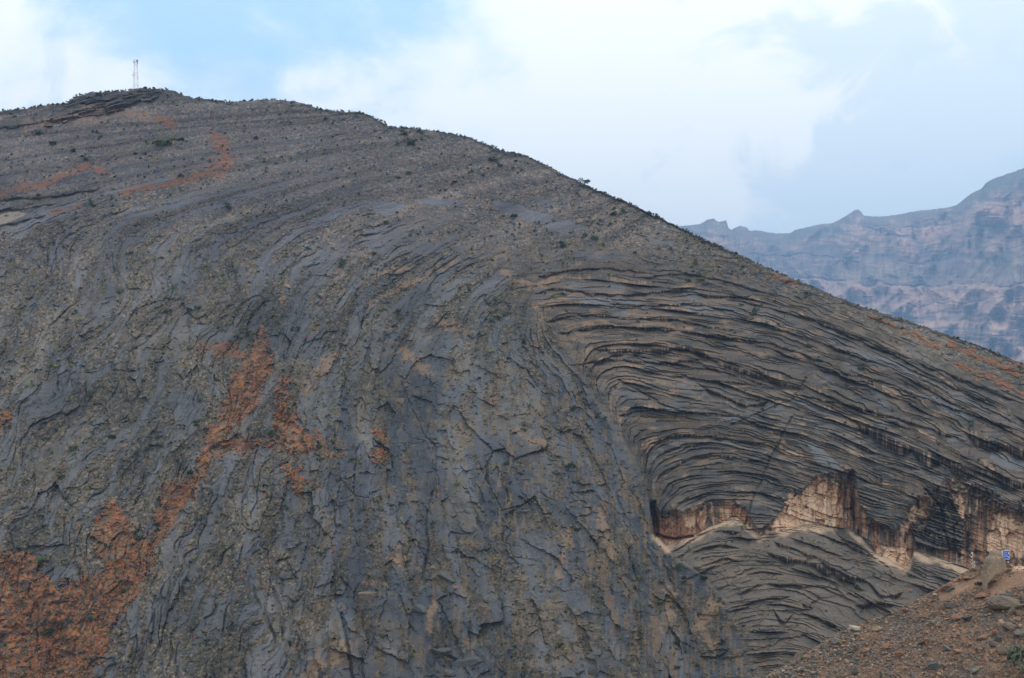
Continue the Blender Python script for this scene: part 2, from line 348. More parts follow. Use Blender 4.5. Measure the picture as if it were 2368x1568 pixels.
# -- the bold ledges of the fold: a proud lip, a steep riser, a recess at its foot
SCARPS = [([(1374,806),(1500,808),(1620,811),(1640,823),(1685,843),(1785,874),(1860,899)], 10), ([(1560,862),(1615,874),(1685,881),(1740,888)], 5), ([(1610,884),(1640,898),(1685,919),(1735,934),(1780,925)], 8), ([(1975,972),(2036,999),(2101,1029),(2186,1059),(2286,1089),(2420,1130)], 24),
 ([(2235,1002),(2300,1020),(2367,1039),(2460,1070)], 18), ([(1500,1026),(1540,1010),(1584,1002),(1620,1004),(1685,1014),(1775,1024)], 6), ([(1515,1105),(1545,1085),(1584,1062),(1620,1052),(1700,1056),(1768,1064)], 6), ([(1232,680),(1284,666),(1349,673),(1434,681),(1514,673),(1584,671),(1650,683),(1740,684)], 6),
 ([(1259,743),(1334,728),(1464,733),(1559,738),(1635,753),(1700,762)], 5), ([(1284,771),(1384,756),(1534,761),(1685,778),(1785,794),(1860,818),(1940,850)], 5), ([(1330,842),(1409,829),(1504,836),(1620,829)], 6), ([(1845,726),(1986,778),(2036,799),(2186,859),(2367,932)], 6), ([(1700,690),(1780,712),(1885,738)], 4),
 ([(1890,852),(2036,879),(2136,919),(2250,958),(2367,996)], 5), ([(1830,908),(1935,929),(2036,954),(2136,984),(2240,1020)], 6), ([(1590,1238),(1630,1230),(1665,1225),(1712,1230)], 6), ([(1770,1275),(1825,1290),(1885,1302),(1955,1332),(1998,1366)], 13), ([(1785,1251),(1850,1272),(1920,1300)], 6),
 ([(1900,1234),(1970,1262),(2036,1295),(2136,1342)], 5), ([(1700,1380),(1739,1355),(1806,1349),(1875,1357)], 5), ([(1785,1404),(1808,1432),(1841,1411)], 7), ([(1849,1415),(1905,1432),(1940,1450)], 8), ([(1889,1290),(1945,1322),(2004,1344),(2034,1371),(2088,1370)], 8), ([(1975,1399),(2020,1392),(2072,1396)], 8),
 ([(1600,1275),(1660,1258),(1712,1266)], 7), ([(1620,1308),(1680,1290),(1712,1296)], 4), ([(1705,1400),(1760,1385),(1830,1378)], 4), ([(1480,640),(1580,632),(1700,655),(1800,688)], 4), ([(1240,640),(1320,622),(1420,620),(1520,632)], 5), ([(1420,960),(1500,945),(1600,950),(1700,962),(1800,985)], 4),
 ([(1900,1000),(1980,1030),(2060,1060),(2140,1090)], 5), ([(2100,850),(2200,892),(2300,935)], 4), ([(1760,750),(1850,775),(1960,815),(2060,850)], 4), ([(1620,845),(1700,865),(1800,900)], 4), ([(1400,700),(1500,705),(1600,702),(1700,718)], 4), ([(-60,470),(40,456),(100,455),(150,447),(235,434)], 5), ([(-60,487),(60,480),(135,468)], 4), ([(-60,526),(40,511),(112,494)], 5), ([(-60,300),(40,288),(120,276),(190,268),(250,258)], 6), ([(150,262),(230,248),(300,236),(345,222)], 6), ([(170,240),(260,228),(330,217)], 5)]
riser = np.zeros_like(GV)
mp = D0 / F
for si, (pts, hg) in enumerate(SCARPS):
    xs_, ys_ = zip(*pts); x0, x1 = xs_[0], xs_[-1]
    yt = curve(xs_, ys_, cols) + 2.2 * noise(cols / 26, cols * 0 + si, 251) + 0.9 * noise(cols / 8, cols * 0 + si, 252)
    Hs = hg * np.clip(0.95 + 0.9 * noise(cols / 34, cols * 0 + si * 2, 253), 0.3, 1.7) * sstep(x0 - 4, x0 + 22, cols) * sstep(x1 + 4, x1 - 22, cols)
    j0, j1 = np.searchsorted(cols, (x0 - 2, x1 + 2)); sl_ = slice(j0, j1)
    H_ = np.maximum(Hs[sl_], 0.05)[None, :]; t = (GV[:, sl_] - yt[sl_][None, :]) / H_
    Aq = np.minimum(H_ * mp[:, sl_] * 0.75 + 0.55 * np.minimum(H_ / 4, 1), 4.5)
    q = np.where(t < 0, Aq * (1 - sstep(0, 3.0, -t)), np.where(t < 1, Aq * (1 - 2.1 * t ** 1.4), -1.1 * Aq * (1 - sstep(0, 1.1, t - 1))))
    q = np.where((t > -3) & (t < 2.2), q, 0)
    h[:, sl_] += q; riser[:, sl_] = np.maximum(riser[:, sl_], sstep(-0.05, 0.1, t) * sstep(1.1, 0.9, t) * np.minimum(H_ / 5, 1))
# -- broad relief
h += 9.0 * fbm(WX / 120, WL / 170, 3, 61) + 3.0 * ridged(WX / 45, WL / 130, 2, 65) * (1 - 0.6 * fold) + 1.3 * fbm(WX / 18, WL / 24, 3, 68)
lefty = (1 - fold) * sstep(430, 600, GV)
gl = np.abs(noise(SL / 26 + 0.22 * noise(GX / 40, GV / 40, 62), GV / 170, 63)); gl2 = np.abs(noise(SL / 14 + 0.2 * noise(GX / 30, GV / 30, 64), GV / 110, 66))
gm = sstep(-0.1, 0.3, noise(GX / 80, GV / 90, 67))
h += lefty * (3.0 * noise(SL / 55, GV / 260, 69) + 1.4 * noise(SL / 18, GV / 120, 70) - (1.9 * calmx - 0.45) * gm * (1 - sstep(0.02, 0.10, gl)) - 0.6 * (1 - gm) * (1 - sstep(0.02, 0.10, gl2)) * sstep(1000, 700, GX))
# steep buttress that stands in front of the fold
edge = GX - line(XB, GV)
h += 3.5 * sstep(840, 980, GV) * sstep(1480, 1330, GV) * (1 - sstep(-10, 4, edge)) * sstep(-170, -20, edge)

# -- overhung cliff under the fold
LIP = [(1480,1150),(1505,1152),(1530,1182),(1580,1178),(1612,1172),(1645,1158),(1700,1157),(1728,1180),(1745,1214),(1755,1228),(1795,1192),(1815,1157),(1830,1131),(1856,1128),(1886,1098),(1962,1087),(1972,1100),(1990,1165),(2025,1205),(2068,1222),(2082,1216),(2092,1178),(2115,1152),(2172,1123),(2184,1092),(2225,1102),(2258,1112),(2300,1138),(2336,1160),(2400,1180),(3000,1300)]
BAS = [(1480,1222),(1512,1236),(1540,1262),(1600,1242),(1640,1219),(1700,1192),(1728,1214),(1755,1240),(1800,1230),(1870,1213),(1960,1224),(1990,1242),(2020,1278),(2092,1311),(2104,1302),(2112,1275),(2170,1292),(2228,1312),(2300,1318),(2400,1322),(3000,1420)]
lv = line(LIP, cols)[None, :] + 3.5 * noise(GX / 13, GX * 0 + 0.5, 71) + 5.0 * (hash01(np.floor(GX / 9 + noise(GX / 30, GX * 0, 76)), 3, 8) - 0.5); bv = line(BAS, cols)[None, :] + 2.0 * noise(GX / 16, GX * 0 + 0.5, 72)
hh = np.maximum(bv - lv, 3.0); mpx = D0 / F
t = (bv - GV) / hh
inx = sstep(1500, 1512, GX) * sstep(2900, 2500, GX)
rec = np.clip(0.42 * hh * mpx, 0, 9) + 0.8; lipo = np.clip(0.34 * hh * mpx, 0, 7)
cliffh = np.where(t < 0, -rec * (1 - sstep(0, 26, GV - bv)), np.where(t < 1, -rec + (rec + lipo) * (0.15 * t + 0.85 * t ** 3.0), lipo * (1 - sstep(0, 130, lv - GV))))
cliff = inx * (t > 0) * (t < 1)
cliffsoft = inx * sstep(-0.02, 0.05, t) * (1 - sstep(0.74, 0.98, t + 0.22 * noise(GX / 7, GV / 7, 80) + 0.14 * noise(GX / 24, GV / 20, 89)))
h = h * (1 - 0.60 * cliffsoft) + inx * cliffh
# pillars and flutes on the cliff face
cb1, cb2, cbr, cbs = worley(GX / 17 + 0.5 * noise(GX / 20, GV / 20, 77), GV / 26, 21)
h += cliffsoft * (1.8 * noise(GX / 26, GV / 90, 73) + 0.8 * noise(GX / 8, GV / 60, 74) + 0.3 * noise(GX / 3.2, GV / 40, 75) + 3.6 * (cbr - 0.5) * sstep(-0.05, 0.2, noise(GX / 50, GV / 40, 78) + 0.2) - 0.5 * (cb2 - cb1 < 0.05))
prow = pmask([(2172,1124),(2195,1132),(2215,1178),(2228,1210),(2233,1264),(2205,1272),(2150,1268),(2118,1255),(2108,1225),(2112,1206),(2148,1203),(2158,1168)], wx_ * 0.4 + GX * 0.6, wy_ * 0.4 + GV * 0.6).astype(np.float32)
stepm = pmask([(1926,1222),(1960,1226),(2010,1246),(2020,1262),(2018,1284),(1985,1262),(1940,1240)], wx_ * 0.4 + GX * 0.6, wy_ * 0.4 + GV * 0.6).astype(np.float32)
h += prow * (3.2 + 1.3 * prof(pf, 0.25) + 0.8 * (cbr - 0.5)) + stepm * (1.5 + 0.8 * noise(GX / 9, GV / 30, 79))
# chimney at the cliff corner, cave at its left end, the long joint through the fold
def groove(pts, w, dep):
    d = pdist(pts, wx_ * 0.5 + GX * 0.5, wy_ * 0.5 + GV * 0.5, w * 2.2); return -dep * (1 - sstep(0.15, 1.0, d / w))
h += groove([(1968,1092),(1972,1130),(1976,1180),(1985,1235)], 11, 6.0)
h += groove([(1509,1165),(1514,1200),(1518,1236)], 10, 7.0) + groove([(1520,1238),(1560,1246),(1600,1240)], 5, 3.0)
h += groove([(1830,965),(1812,1000),(1780,1060),(1760,1110),(1742,1150),(1728,1195),(1718,1228)], 4.0, 1.6)
h += groove([(1860,880),(1830,925),(1760,950),(1690,985)], 3.0, 1.2) + groove([(1430,880),(1480,905),(1530,935),(1580,955)], 4.0, 1.8)
h += groove([(2140,1130),(2175,1170),(2185,1230),(2195,1270)], 5, 2.5) + groove([(2243,1190),(2240,1230),(2232,1275)], 4, 2.0)
for pts, w, dep in (([(930,890),(960,960),(985,1010),(1010,1035),(1005,1080),(1015,1120)], 2.6, 1.0), ([(1000,1140),(985,1200),(990,1270),(975,1340)], 4.5, 1.6), ([(1100,1055),(1130,1120),(1160,1180),(1200,1170)], 2.4, 0.9),
                    ([(1200,1150),(1225,1170)], 5, 1.6), ([(790,1420),(805,1500),(815,1568)], 6, 2.4), ([(1010,1500),(1060,1530),(1090,1540)], 5, 2.0), ([(300,740),(330,690),(360,640),(395,600),(420,560),(470,515)], 4, 1.0), ([(60,850),(110,770),(150,720)], 5, 1.3),
                    ([(395,720),(375,750),(340,790),(300,815)], 4, 1.2), ([(950,690),(940,730),(905,760)], 3.5, 1.0)):
    h += groove(pts, w, dep)
# broken plates of rock: each plate tilted and set off from its neighbours, open joints between the larger ones
pxw = SL * 0.24 + 0.8 * fbm(WX / 5, WL / 5, 3, 85, 0.6); pyw = WL + 1.2 * fbm(WX / 5, WL / 5, 3, 88, 0.6)
A1, A2, ra, rb_, tA = worley(pxw / 8.0 + 0.010 * pyw, pyw / 26.0, 3, True); B1, B2, rc_, rd_, tB = worley(pxw / 3.4 + 0.04 * pyw, pyw / 8.5, 9, True); Z1, Z2, re_, rg_, tZ = worley(pxw / 1.7 - 0.04 * pyw, pyw / 2.8, 15, True)
nofold = np.clip(1 - fold * sstep(620, 520, SF) + 0.55 * fold * sstep(-40, -90, SF), 0, 1)
h += nofold * calm * (1.0 + 0.6 * (1 - calmx)) * (1.1 * (ra - 0.5) * (0.25 + 0.85 * sstep(600, 900, GV)) + 3.8 * tA * (0.35 + 0.65 * sstep(560, 860, GV)) + 0.7 * (rc_ - 0.5) * (rb_ > 0.45) + 2.2 * tB * (rb_ > 0.35) + 1.1 * tZ * (rd_ > 0.45) + 0.28 * (re_ - 0.5) * (rd_ > 0.55))
crz = sstep(0.0, 0.35, noise(WX / 38, WL / 45, 84)) * sstep(560, 820, GV) * sstep(450, 800, GX)
crk = np.maximum((1 - sstep(0.015, 0.05, A2 - A1)) * sstep(-0.1, 0.3, noise(WX / 20, WL / 26, 86) + 0.1), 0.5 * (1 - sstep(0.03, 0.10, B2 - B1)) * sstep(0.1, 0.4, noise(WX / 24, WL / 22, 87))) * nofold * crz
h -= 0.7 * crk

# -- what each patch of ground is made of
RED = {
 'upper_spur': [(607,758),(622,800),(632,852),(604,884),(598,925),(570,965),(530,995),(500,1025),(480,1060),(470,1095),(440,1118),(455,1055),(475,1005),(500,960),(530,900),(550,850),(575,815),(590,785)],
 'right_spur': [(680,843),(668,880),(660,905),(665,950),(692,950),(690,975),(725,1015),(737,1040),(690,1050),(665,1050),(650,1020),(630,980),(640,930),(635,895)],
 'bridge': [(480,1028),(520,1013),(590,1008),(643,1018),(648,1028),(600,1036),(565,1048),(530,1038),(495,1042)],
 'lower_right': [(645,1065),(690,1085),(706,1115),(705,1150),(688,1142),(672,1115)],
 'stub': [(862,983),(890,1000),(884,1030),(890,1055),(870,1070),(858,1058),(876,1030),(865,1005)],
 'lower_mass': [(255,1148),(235,1185),(215,1225),(228,1290),(245,1320),(200,1330),(160,1335),(130,1360),(105,1340),(90,1310),(60,1270),(30,1275),(-60,1290),(-400,1400),(-400,1900),(150,1900),(205,1568),(240,1500),(265,1440),(300,1390),(335,1340),(360,1290),(345,1260),(320,1250),(295,1200),(275,1165)],
 'link': [(378,1122),(430,1105),(462,1085),(455,1120),(442,1150),(425,1180),(395,1215),(372,1245),(347,1290),(332,1335),(300,1330),(330,1280),(350,1235),(365,1205),(365,1160)],
 'left_edge': [(-70,940),(0,945),(20,953),(30,970),(15,985),(0,992),(-70,1000)],
}
S1, S2, sr1, sr2 = worley(WX / 0.8, WL / 0.95, 13); T1, T2, tr1, tr2 = worley(WX / 2.7, WL / 2.9, 17)
redid = np.zeros(GV.shape, np.int16)
rx_ = wx_ + 13 * (sr1 - 0.5) + 15 * (tr1 - 0.5); ry_ = wy_ + 13 * (sr2 - 0.5) + 15 * (tr2 - 0.5)
for i, p in enumerate(RED.values()): redid[pmask(p, rx_, ry_)] = i + 1
red = (redid > 0).astype(np.float32)
nzb = fbm(WX / 5, WL / 6, 4, 91); nzc = noise(WX / 1.5, WL / 1.6, 92)
def bands(lst, soft=1.0):
    o = np.zeros(GV.shape, np.float32)
    for pts, w in lst: o = np.maximum(o, sstep(0.0, 0.5, 0.85 - pdist(pts, wx_, wy_, w * 3) / (w * 1.9) + soft * (1.5 * nzb + 0.7 * nzc)))
    return o
rust = bands([([(-60,462),(0,448),(53,431),(100,426),(120,420)], 6), ([(120,418),(150,406),(200,385),(245,395)], 5), ([(286,446),(333,436),(366,430),(416,420),(466,403),(500,388)], 5.5), ([(500,390),(522,370),(520,345),(503,322)], 13),
              ([(115,492),(150,482),(180,478)], 4), ([(366,272),(395,285)], 8), ([(480,805),(520,808),(552,815)], 10),
              ([(1778,637),(1810,645),(1844,655)], 3), ([(2011,733),(2060,752),(2144,790),(2170,802)], 4), ([(2195,797),(2260,826),(2367,870),(2450,900)], 5), ([(2215,842),(2260,862),(2330,893),(2400,925)], 5), ([(2320,822),(2367,848)], 3),
              ([(640,985),(655,940)], 6), ([(735,1000),(760,1060),(800,1050)], 5), ([(690,1105),(740,1125)], 4)])
tan = bands([([(868,640),(900,625),(955,620)], 4), ([(850,705),(930,662),(1010,630),(1065,598)], 3), ([(650,690),(666,650)], 4), ([(1135,600),(1165,588)], 4), ([(1165,630),(1190,648),(1226,662)], 5), ([(1240,668),(1265,652),(1300,640)], 5),
             ([(1236,710),(1290,697),(1330,680)], 4), ([(790,1500),(760,1535),(700,1568)], 16), ([(1000,1400),(988,1440),(990,1460)], 5), ([(1290,1330),(1305,1260),(1318,1220)], 5), ([(1390,1180),(1400,1230),(1410,1290)], 8), ([(700,905),(740,860),(770,820)], 9),
             ([(1625,1160),(1590,1185)], 3), ([(1560,1370),(1540,1440)], 12), ([(1650,1400),(1620,1440),(1650,1500)], 10), ([(925,1275),(922,1300)], 9), ([(1010,740),(1080,770)], 5), ([(930,810),(990,860)], 9), ([(1130,900),(1150,960)], 5), ([(1200,1000),(1250,1020)], 8),
             ([(200,250),(300,262),(370,275)], 7), ([(60,290),(160,275),(240,268)], 8)])
SLAB = []
for o, l in (((788.8, 231.2, .3331), [[(180,710),(310,705),(450,720),(420,790),(330,810),(230,770)], [(540,690),(640,680),(840,700),(830,740),(700,730),(560,720)], [(1050,700),(1250,730),(1480,810),(1420,860),(1250,830),(1080,760)],
        [(1400,870),(1540,830),(1700,880),(1560,930),(1440,900)], [(1340,680),(1480,700),(1500,740),(1360,720)], [(180,900),(400,870),(480,950),(640,1000),(560,1060),(300,1080),(160,1000)], [(1600,1050),(1900,1040),(2050,1090),(1850,1130),(1650,1100)], [(2130,940),(2300,980),(2320,1020),(2150,1000)],
        [(1440,1320),(1700,1260),(1900,1330),(1650,1390),(1450,1400)]]),
     ((289, 346.7, .2949), [[(470,730),(520,760),(480,880),(430,960),(460,1060),(420,1060),(385,990),(430,870)], [(700,680),(740,670),(730,780),(735,900),(700,950),(670,890),(680,780)], [(1060,800),(1160,720),(1300,640),(1430,650),(1200,760),(1150,820),(1130,960),(1080,980),(1030,900)],
        [(1300,1150),(1420,1130),(1450,1300),(1450,1568),(1340,1568),(1260,1280)], [(1510,1240),(1560,1260),(1590,1430),(1550,1500)], [(280,1390),(430,1310),(760,1420),(900,1500),(600,1510),(420,1500)], [(60,330),(140,270),(280,220),(400,200),(300,250),(120,320)], [(1420,900),(1560,720),(1640,760),(1560,860),(1440,960)], [(2080,1240),(2352,1020),(2352,1200),(2200,1300)]]),
     ((0, 751.3, .3331), [[(1160,470),(1330,440),(1420,600),(1330,840),(1260,760),(1200,600)], [(2060,100),(2240,40),(2240,210),(2100,240)], [(2160,330),(2300,180),(2350,420),(2330,560),(2150,520),(2080,480)], [(380,830),(480,740),(440,900),(350,980)], [(300,100),(380,180),(460,320),(400,320),(330,200)], [(600,340),(850,230),(720,350),(590,430)], [(450,900),(520,960),(480,1020)], [(1720,1180),(1830,1130),(1780,1270),(1720,1290)]]),
     ((788.8, 751.3, .3331), [[(550,60),(780,0),(740,280),(700,560),(640,690),(470,620),(440,280)], [(470,720),(640,690),(660,980),(560,1100),(480,1000)], [(660,980),(1000,960),(1060,1100),(900,1500),(600,1400),(570,1200)], [(930,1490),(1150,1080),(1100,1400),(1060,1520)], [(60,1050),(260,980),(300,1180),(120,1200)], [(1100,740),(1340,820),(1450,950),(1200,930)], [(1210,1080),(1380,1020),(1380,1200),(1260,1190)], [(1700,560),(1840,640),(1880,900),(1760,900)]]),
     ((0, 1098, .5184), [[(150,420),(330,400),(400,600),(470,700),(420,790),(330,760),(220,600)], [(1720,980),(1929,700),(1929,880),(1780,960)], [(1300,1450),(1420,1400),(1420,1568),(1280,1568)]])):
    SLAB += [zoom(*o, p) for p in l]
slab = np.zeros(GV.shape, np.float32)
for p in SLAB: slab[pmask(p, wx_ * 0.55 + GX * 0.45, wy_ * 0.55 + GV * 0.45)] = 1
# alternating clean slabs and rubble follow the bedding of the left flank
flow = noise(SL / 26, GV / 130, 93) + 0.75 * noise(SL / 10, GV / 70, 94) + 0.4 * noise(SL / 4.5, GV / 30, 95) + 0.3 * noise(WX / 2.2, WL / 2.6, 96)
bandslab = sstep(0.12, 0.30, flow + 0.5 * (rL[kL] - 0.5)) * (0.35 * sstep(250, 330, GV) + 0.65 * sstep(330, 470, GV))
slab = np.clip(np.maximum(slab, 0.85 * bandslab * (1 - fold)), 0, 1) * (1 - red)
steep = sstep(740, 900, GV + 60 * noise(GX / 90, GV / 90, 97)) * sstep(640, 760, GX) * (1 - fold)          # the steep blue-grey face
debris = np.clip(1 - slab - red, 0, 1) * (1 - fold * sstep(560, 480, SF)) * (1 - cliff)

# -- small relief
wn = RNG.rand(*GV.shape).astype(np.float32)
s1 = noise(WX / 1.3, WL / 1.3, 101); s2 = noise(WX / 3.2, WL / 3.4, 102); s3 = noise(WX / 7.5, WL / 8, 103)
big = sstep(0.72, 0.9, tr1)
h += debris * (1 - 0.45 * steep) * (0.60 * (0.75 - S1) * sr1 + 1.3 * big * np.maximum(0.62 - T1, 0) + 0.35 * s2 + 0.15 * (wn - 0.5)) + slab * (0.10 * s2 + 0.15 * s3) + steep * (0.3 * s3 + 0.12 * s2)
h += red * (0.6 + 0.9 * s3 + 0.6 * s2 + 1.1 * (0.7 - S1) * sr1 + 2.4 * sr2 * tr1 * np.maximum(0.7 - T1, 0) + 0.2 * (wn - 0.5)) + rust * (0.3 * s1 + 0.3) + fold * (0.22 * s2 + 0.12 * s1)
h += steep * (2.2 * noise(GX / 50, GV / 150, 104) + 0.6 * noise(GX / 16, GV / 60, 105)) * 0.8
# crown of dark ledges along the crest
topd = GV - crest[None, :]
h += 2.2 * (1 - sstep(0, 9, topd)) * sstep(-0.2, 0.5, noise(GX / 45, GX * 0, 106))
h += 3.0 * pmask([(160,235),(200,214),(300,206),(380,206),(360,228),(300,248),(240,262),(190,268),(100,292),(120,262)], wx_, wy_) * (0.5 + prof(np.mod((GV + 0.22 * GX + 5 * s3) / 13, 1), 0.2))
h *= sstep(0, 5, topd) * 0.75 + 0.25
h = np.where(GV > 1600, h * 0.6, h)

# -- colour of the bare material
def c3(a): return np.array(a, np.float32)
def lerp(a, b, m): return a + (b - a) * m[..., None]
ALB = np.empty(GV.shape + (3,), np.float32)
g1 = fbm(WX / 26, WL / 30, 4, 111); g2 = fbm(WX / 6, WL / 7, 3, 115); g3 = noise(WX / 1.6, WL / 1.6, 118)
big_t = noise(SL / 60, GV / 240, 124) + 0.7 * fbm(WX / 40, WL / 50, 3, 125)            # broad light and dark tracts
ALB[:] = c3((0.098, 0.078, 0.059))
ALB = lerp(ALB, c3((0.158, 0.120, 0.085)), sstep(0.0, 0.5, g2 + 0.4 * g1 + 0.3 * big_t))
ALB = lerp(ALB, c3((0.060, 0.059, 0.058)), sstep(0.0, 0.45, -g2 - 0.5 * big_t + 0.4 * (rc_ - 0.5)))
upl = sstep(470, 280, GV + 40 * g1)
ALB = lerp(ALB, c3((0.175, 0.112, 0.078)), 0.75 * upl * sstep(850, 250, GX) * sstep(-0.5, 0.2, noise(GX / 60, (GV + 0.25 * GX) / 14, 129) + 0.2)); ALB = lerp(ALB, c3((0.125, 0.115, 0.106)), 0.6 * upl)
# loose stones of many tints in the rubble
sp = debris * (1 - 0.35 * steep)
tint = np.array([(0.080,0.073,0.066),(0.108,0.092,0.074),(0.14,0.118,0.094),(0.18,0.14,0.10),(0.30,0.235,0.165),(0.048,0.046,0.044),(0.12,0.092,0.066),(0.22,0.15,0.095)], np.float32)
ALB = lerp(ALB, tint[np.minimum((sr2 * 8).astype(int), 7)], sp * 0.72 * (S1 < 0.6))
ALB = lerp(ALB, c3((0.085, 0.087, 0.090)), sp * big * (T1 < 0.5) * 0.8)
ALB = lerp(ALB, c3((0.108, 0.088, 0.056)), sp * 0.3 * sstep(0.15, 0.5, noise(WX / 14, WL / 16, 123) + 0.4 * g3))
slabt = c3((0.128, 0.127, 0.130)) * np.ones_like(ALB)
slabt = lerp(slabt, c3((0.084, 0.087, 0.096)), np.clip(steep * (0.8 - 0.5 * big_t) + 0.5 * (ra - 0.5), 0, 1)); slabt = lerp(slabt, c3((0.140, 0.120, 0.098)), 0.7 * sstep(0.1, 0.5, g1 + 0.4 * big_t + 0.3 * (rc_ - 0.5)))
slabm = np.clip(np.maximum(slab, steep * sstep(-0.12, 0.10, flow + 0.5 * (ra - 0.5) + 0.10)), 0, 1) * (1 - red)
ALB = lerp(ALB, slabt * (0.85 + 0.3 * rb_[..., None]), slabm * 0.88 * (1 - 0.35 * (wn > 0.9)))
ALB *= (1 + 0.34 * np.clip(big_t, -1, 1) + 0.18 * np.clip(flow, -1, 1))[..., None]
paleslab = pmask([(715,890),(760,810),(790,850),(785,960),(740,1000),(700,950)], wx_, wy_) * 0.7
ALB = lerp(ALB, c3((0.160, 0.152, 0.135)), paleslab)
# tan and brown weathering, drawn out down the steep face
st = noise(GX / 7, GV / 46, 121) + 0.7 * noise(GX / 22, GV / 90, 122)
ALB = lerp(ALB, c3((0.20, 0.138, 0.085)), 0.7 * steep * sstep(0.30, 0.75, st + 0.45 * g2) * sstep(900, 1250, GX + 0.3 * (GV - 900)))
ALB = lerp(ALB, c3((0.150, 0.110, 0.070)), 0.7 * steep * sstep(0.2, 0.55, g2 + 0.35 * st + 0.3 * (rc_ - 0.5)))
# brown streaked foot of the steep face
foot = pmask([(1330,1120),(1420,1050),(1505,1190),(1530,1290),(1640,1360),(1760,1500),(1790,1600),(1440,1600),(1380,1400)], wx_, wy_).astype(np.float32)
ALB = lerp(ALB, c3((0.165, 0.108, 0.068)), 0.75 * foot * sstep(0.05, 0.45, st + 0.3 * g2)); ALB = lerp(ALB, c3((0.070, 0.066, 0.062)), 0.6 * foot * sstep(0.15, 0.5, -st))
# dark colour band along the crest, pale clean slab at the far left
crest_band = (1 - sstep(3, 8, topd + 4 * noise(GX / 9, GV / 6, 107))) * sstep(-0.15, 0.2, noise(GX / 70, GX * 0 + .3, 108) + 0.15)
ALB = lerp(ALB, c3((0.045, 0.043, 0.040)), 0.85 * crest_band)
summ = pmask([(90,262),(160,235),(200,214),(300,206),(390,206),(360,228),(300,248),(240,262),(190,268),(90,296),(-30,312),(-30,280)], wx_, wy_).astype(np.float32)
ALB = lerp(ALB, c3((0.075, 0.063, 0.054)), 0.7 * summ * sstep(-0.4, 0.1, g2 + 0.2))
ALB = lerp(ALB, c3((0.30, 0.235, 0.165)), 0.85 * pmask([(-30,500),(0,495),(36,489),(64,493),(41,505),(15,517),(-30,522)], wx_ * 0.4 + GX * 0.6, wy_ * 0.4 + GV * 0.6))
# beds of the fold
bedtone = (rF[kF] - 0.5) * 0.085 + (rf[kf] - 0.5) * 0.05
fc = c3((0.116, 0.093, 0.073)) * np.ones_like(ALB) + 0.7 * bedtone[..., None]
fc = lerp(fc, c3((0.135, 0.127, 0.122)), sstep(0.25, 0.6, pF + 0.3 * (blk_r - 0.5)) * sstep(0.05, 0.45, noise(GX / 60 + kF, kF * 2.1, 131)) * 0.85 * (1 - 0.7 * core))
tanz = sstep(1780, 1560, GX) * sstep(640, 700, GV) * sstep(930, 860, GV)
fc = lerp(fc, c3((0.180, 0.128, 0.088)), 0.7 * sstep(0.15, 0.55, noise(GX / 90, GV / 30, 134) + 0.35 * g2 + 0.4 * tanz))
fc = lerp(fc, c3((0.30, 0.190, 0.118)), 0.9 * sstep(0.36, 0.15, pF) * sstep(0.04, 0.10, pF) * sstep(0.05, 0.45, noise(GX / 50 + kF * 1.7, kF * 3.3, 132) + 0.5 * noise(GX / 5, kF * 1.3, 133)))
fc = lerp(fc, c3((0.24, 0.155, 0.10)), 0.8 * sstep(0.5, 0.2, pf) * sstep(0.15, 0.5, noise(GX / 40 + kf * 1.7, kf * 3.3, 139) + 0.3 * tanz))
fc = lerp(fc, c3((0.050, 0.045, 0.040)), 0.8 * core * sstep(-0.05, 0.4, noise(GX / 50, GV / 30, 135) + 0.3 * (60 - SF) / 100 + 0.3 * (blk2 - 0.5)))
fc = lerp(fc, c3((0.060, 0.056, 0.052)), 0.8 * sstep(0.12, 0.45, noise(GX / 60, GV / 9, 136) + 0.5 * (rf[kf] - 0.5)))
for p in ([(1868,1030),(1905,1043),(1955,1086),(1898,1090),(1882,1060)], [(1852,1014),(1898,1028),(1880,1040)], [(2250,1026),(2292,1040),(2288,1062),(2330,1084),(2380,1092),(2380,1070),(2310,1048)], [(1650,965),(1700,958),(1740,968),(1690,978)], [(1520,945),(1570,940),(1590,950),(1540,958)], [(2110,905),(2190,930),(2260,970),(2200,960)], [(1300,690),(1400,685),(1500,700),(1400,712)], [(1560,695),(1680,712),(1720,728),(1600,722)], [(1960,800),(2060,830),(2110,865),(2010,840)]): fc = lerp(fc, c3((0.150, 0.146, 0.143)), 0.8 * pmask(p, wx_ * 0.6 + GX * 0.4, wy_ * 0.6 + GV * 0.4))
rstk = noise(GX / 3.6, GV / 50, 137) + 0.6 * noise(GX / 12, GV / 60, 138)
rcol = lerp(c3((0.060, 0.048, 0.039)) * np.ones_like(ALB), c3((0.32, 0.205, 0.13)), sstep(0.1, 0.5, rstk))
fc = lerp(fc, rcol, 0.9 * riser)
ff = fold * sstep(585, 470, SF)
ALB = lerp(ALB, fc, ff)
lower = fold * sstep(0, -60, SF)
ALB = lerp(ALB, c3((0.145, 0.112, 0.083)), 0.7 * lower * (1 - riser) * sstep(-0.4, 0.2, g1 + 0.3))
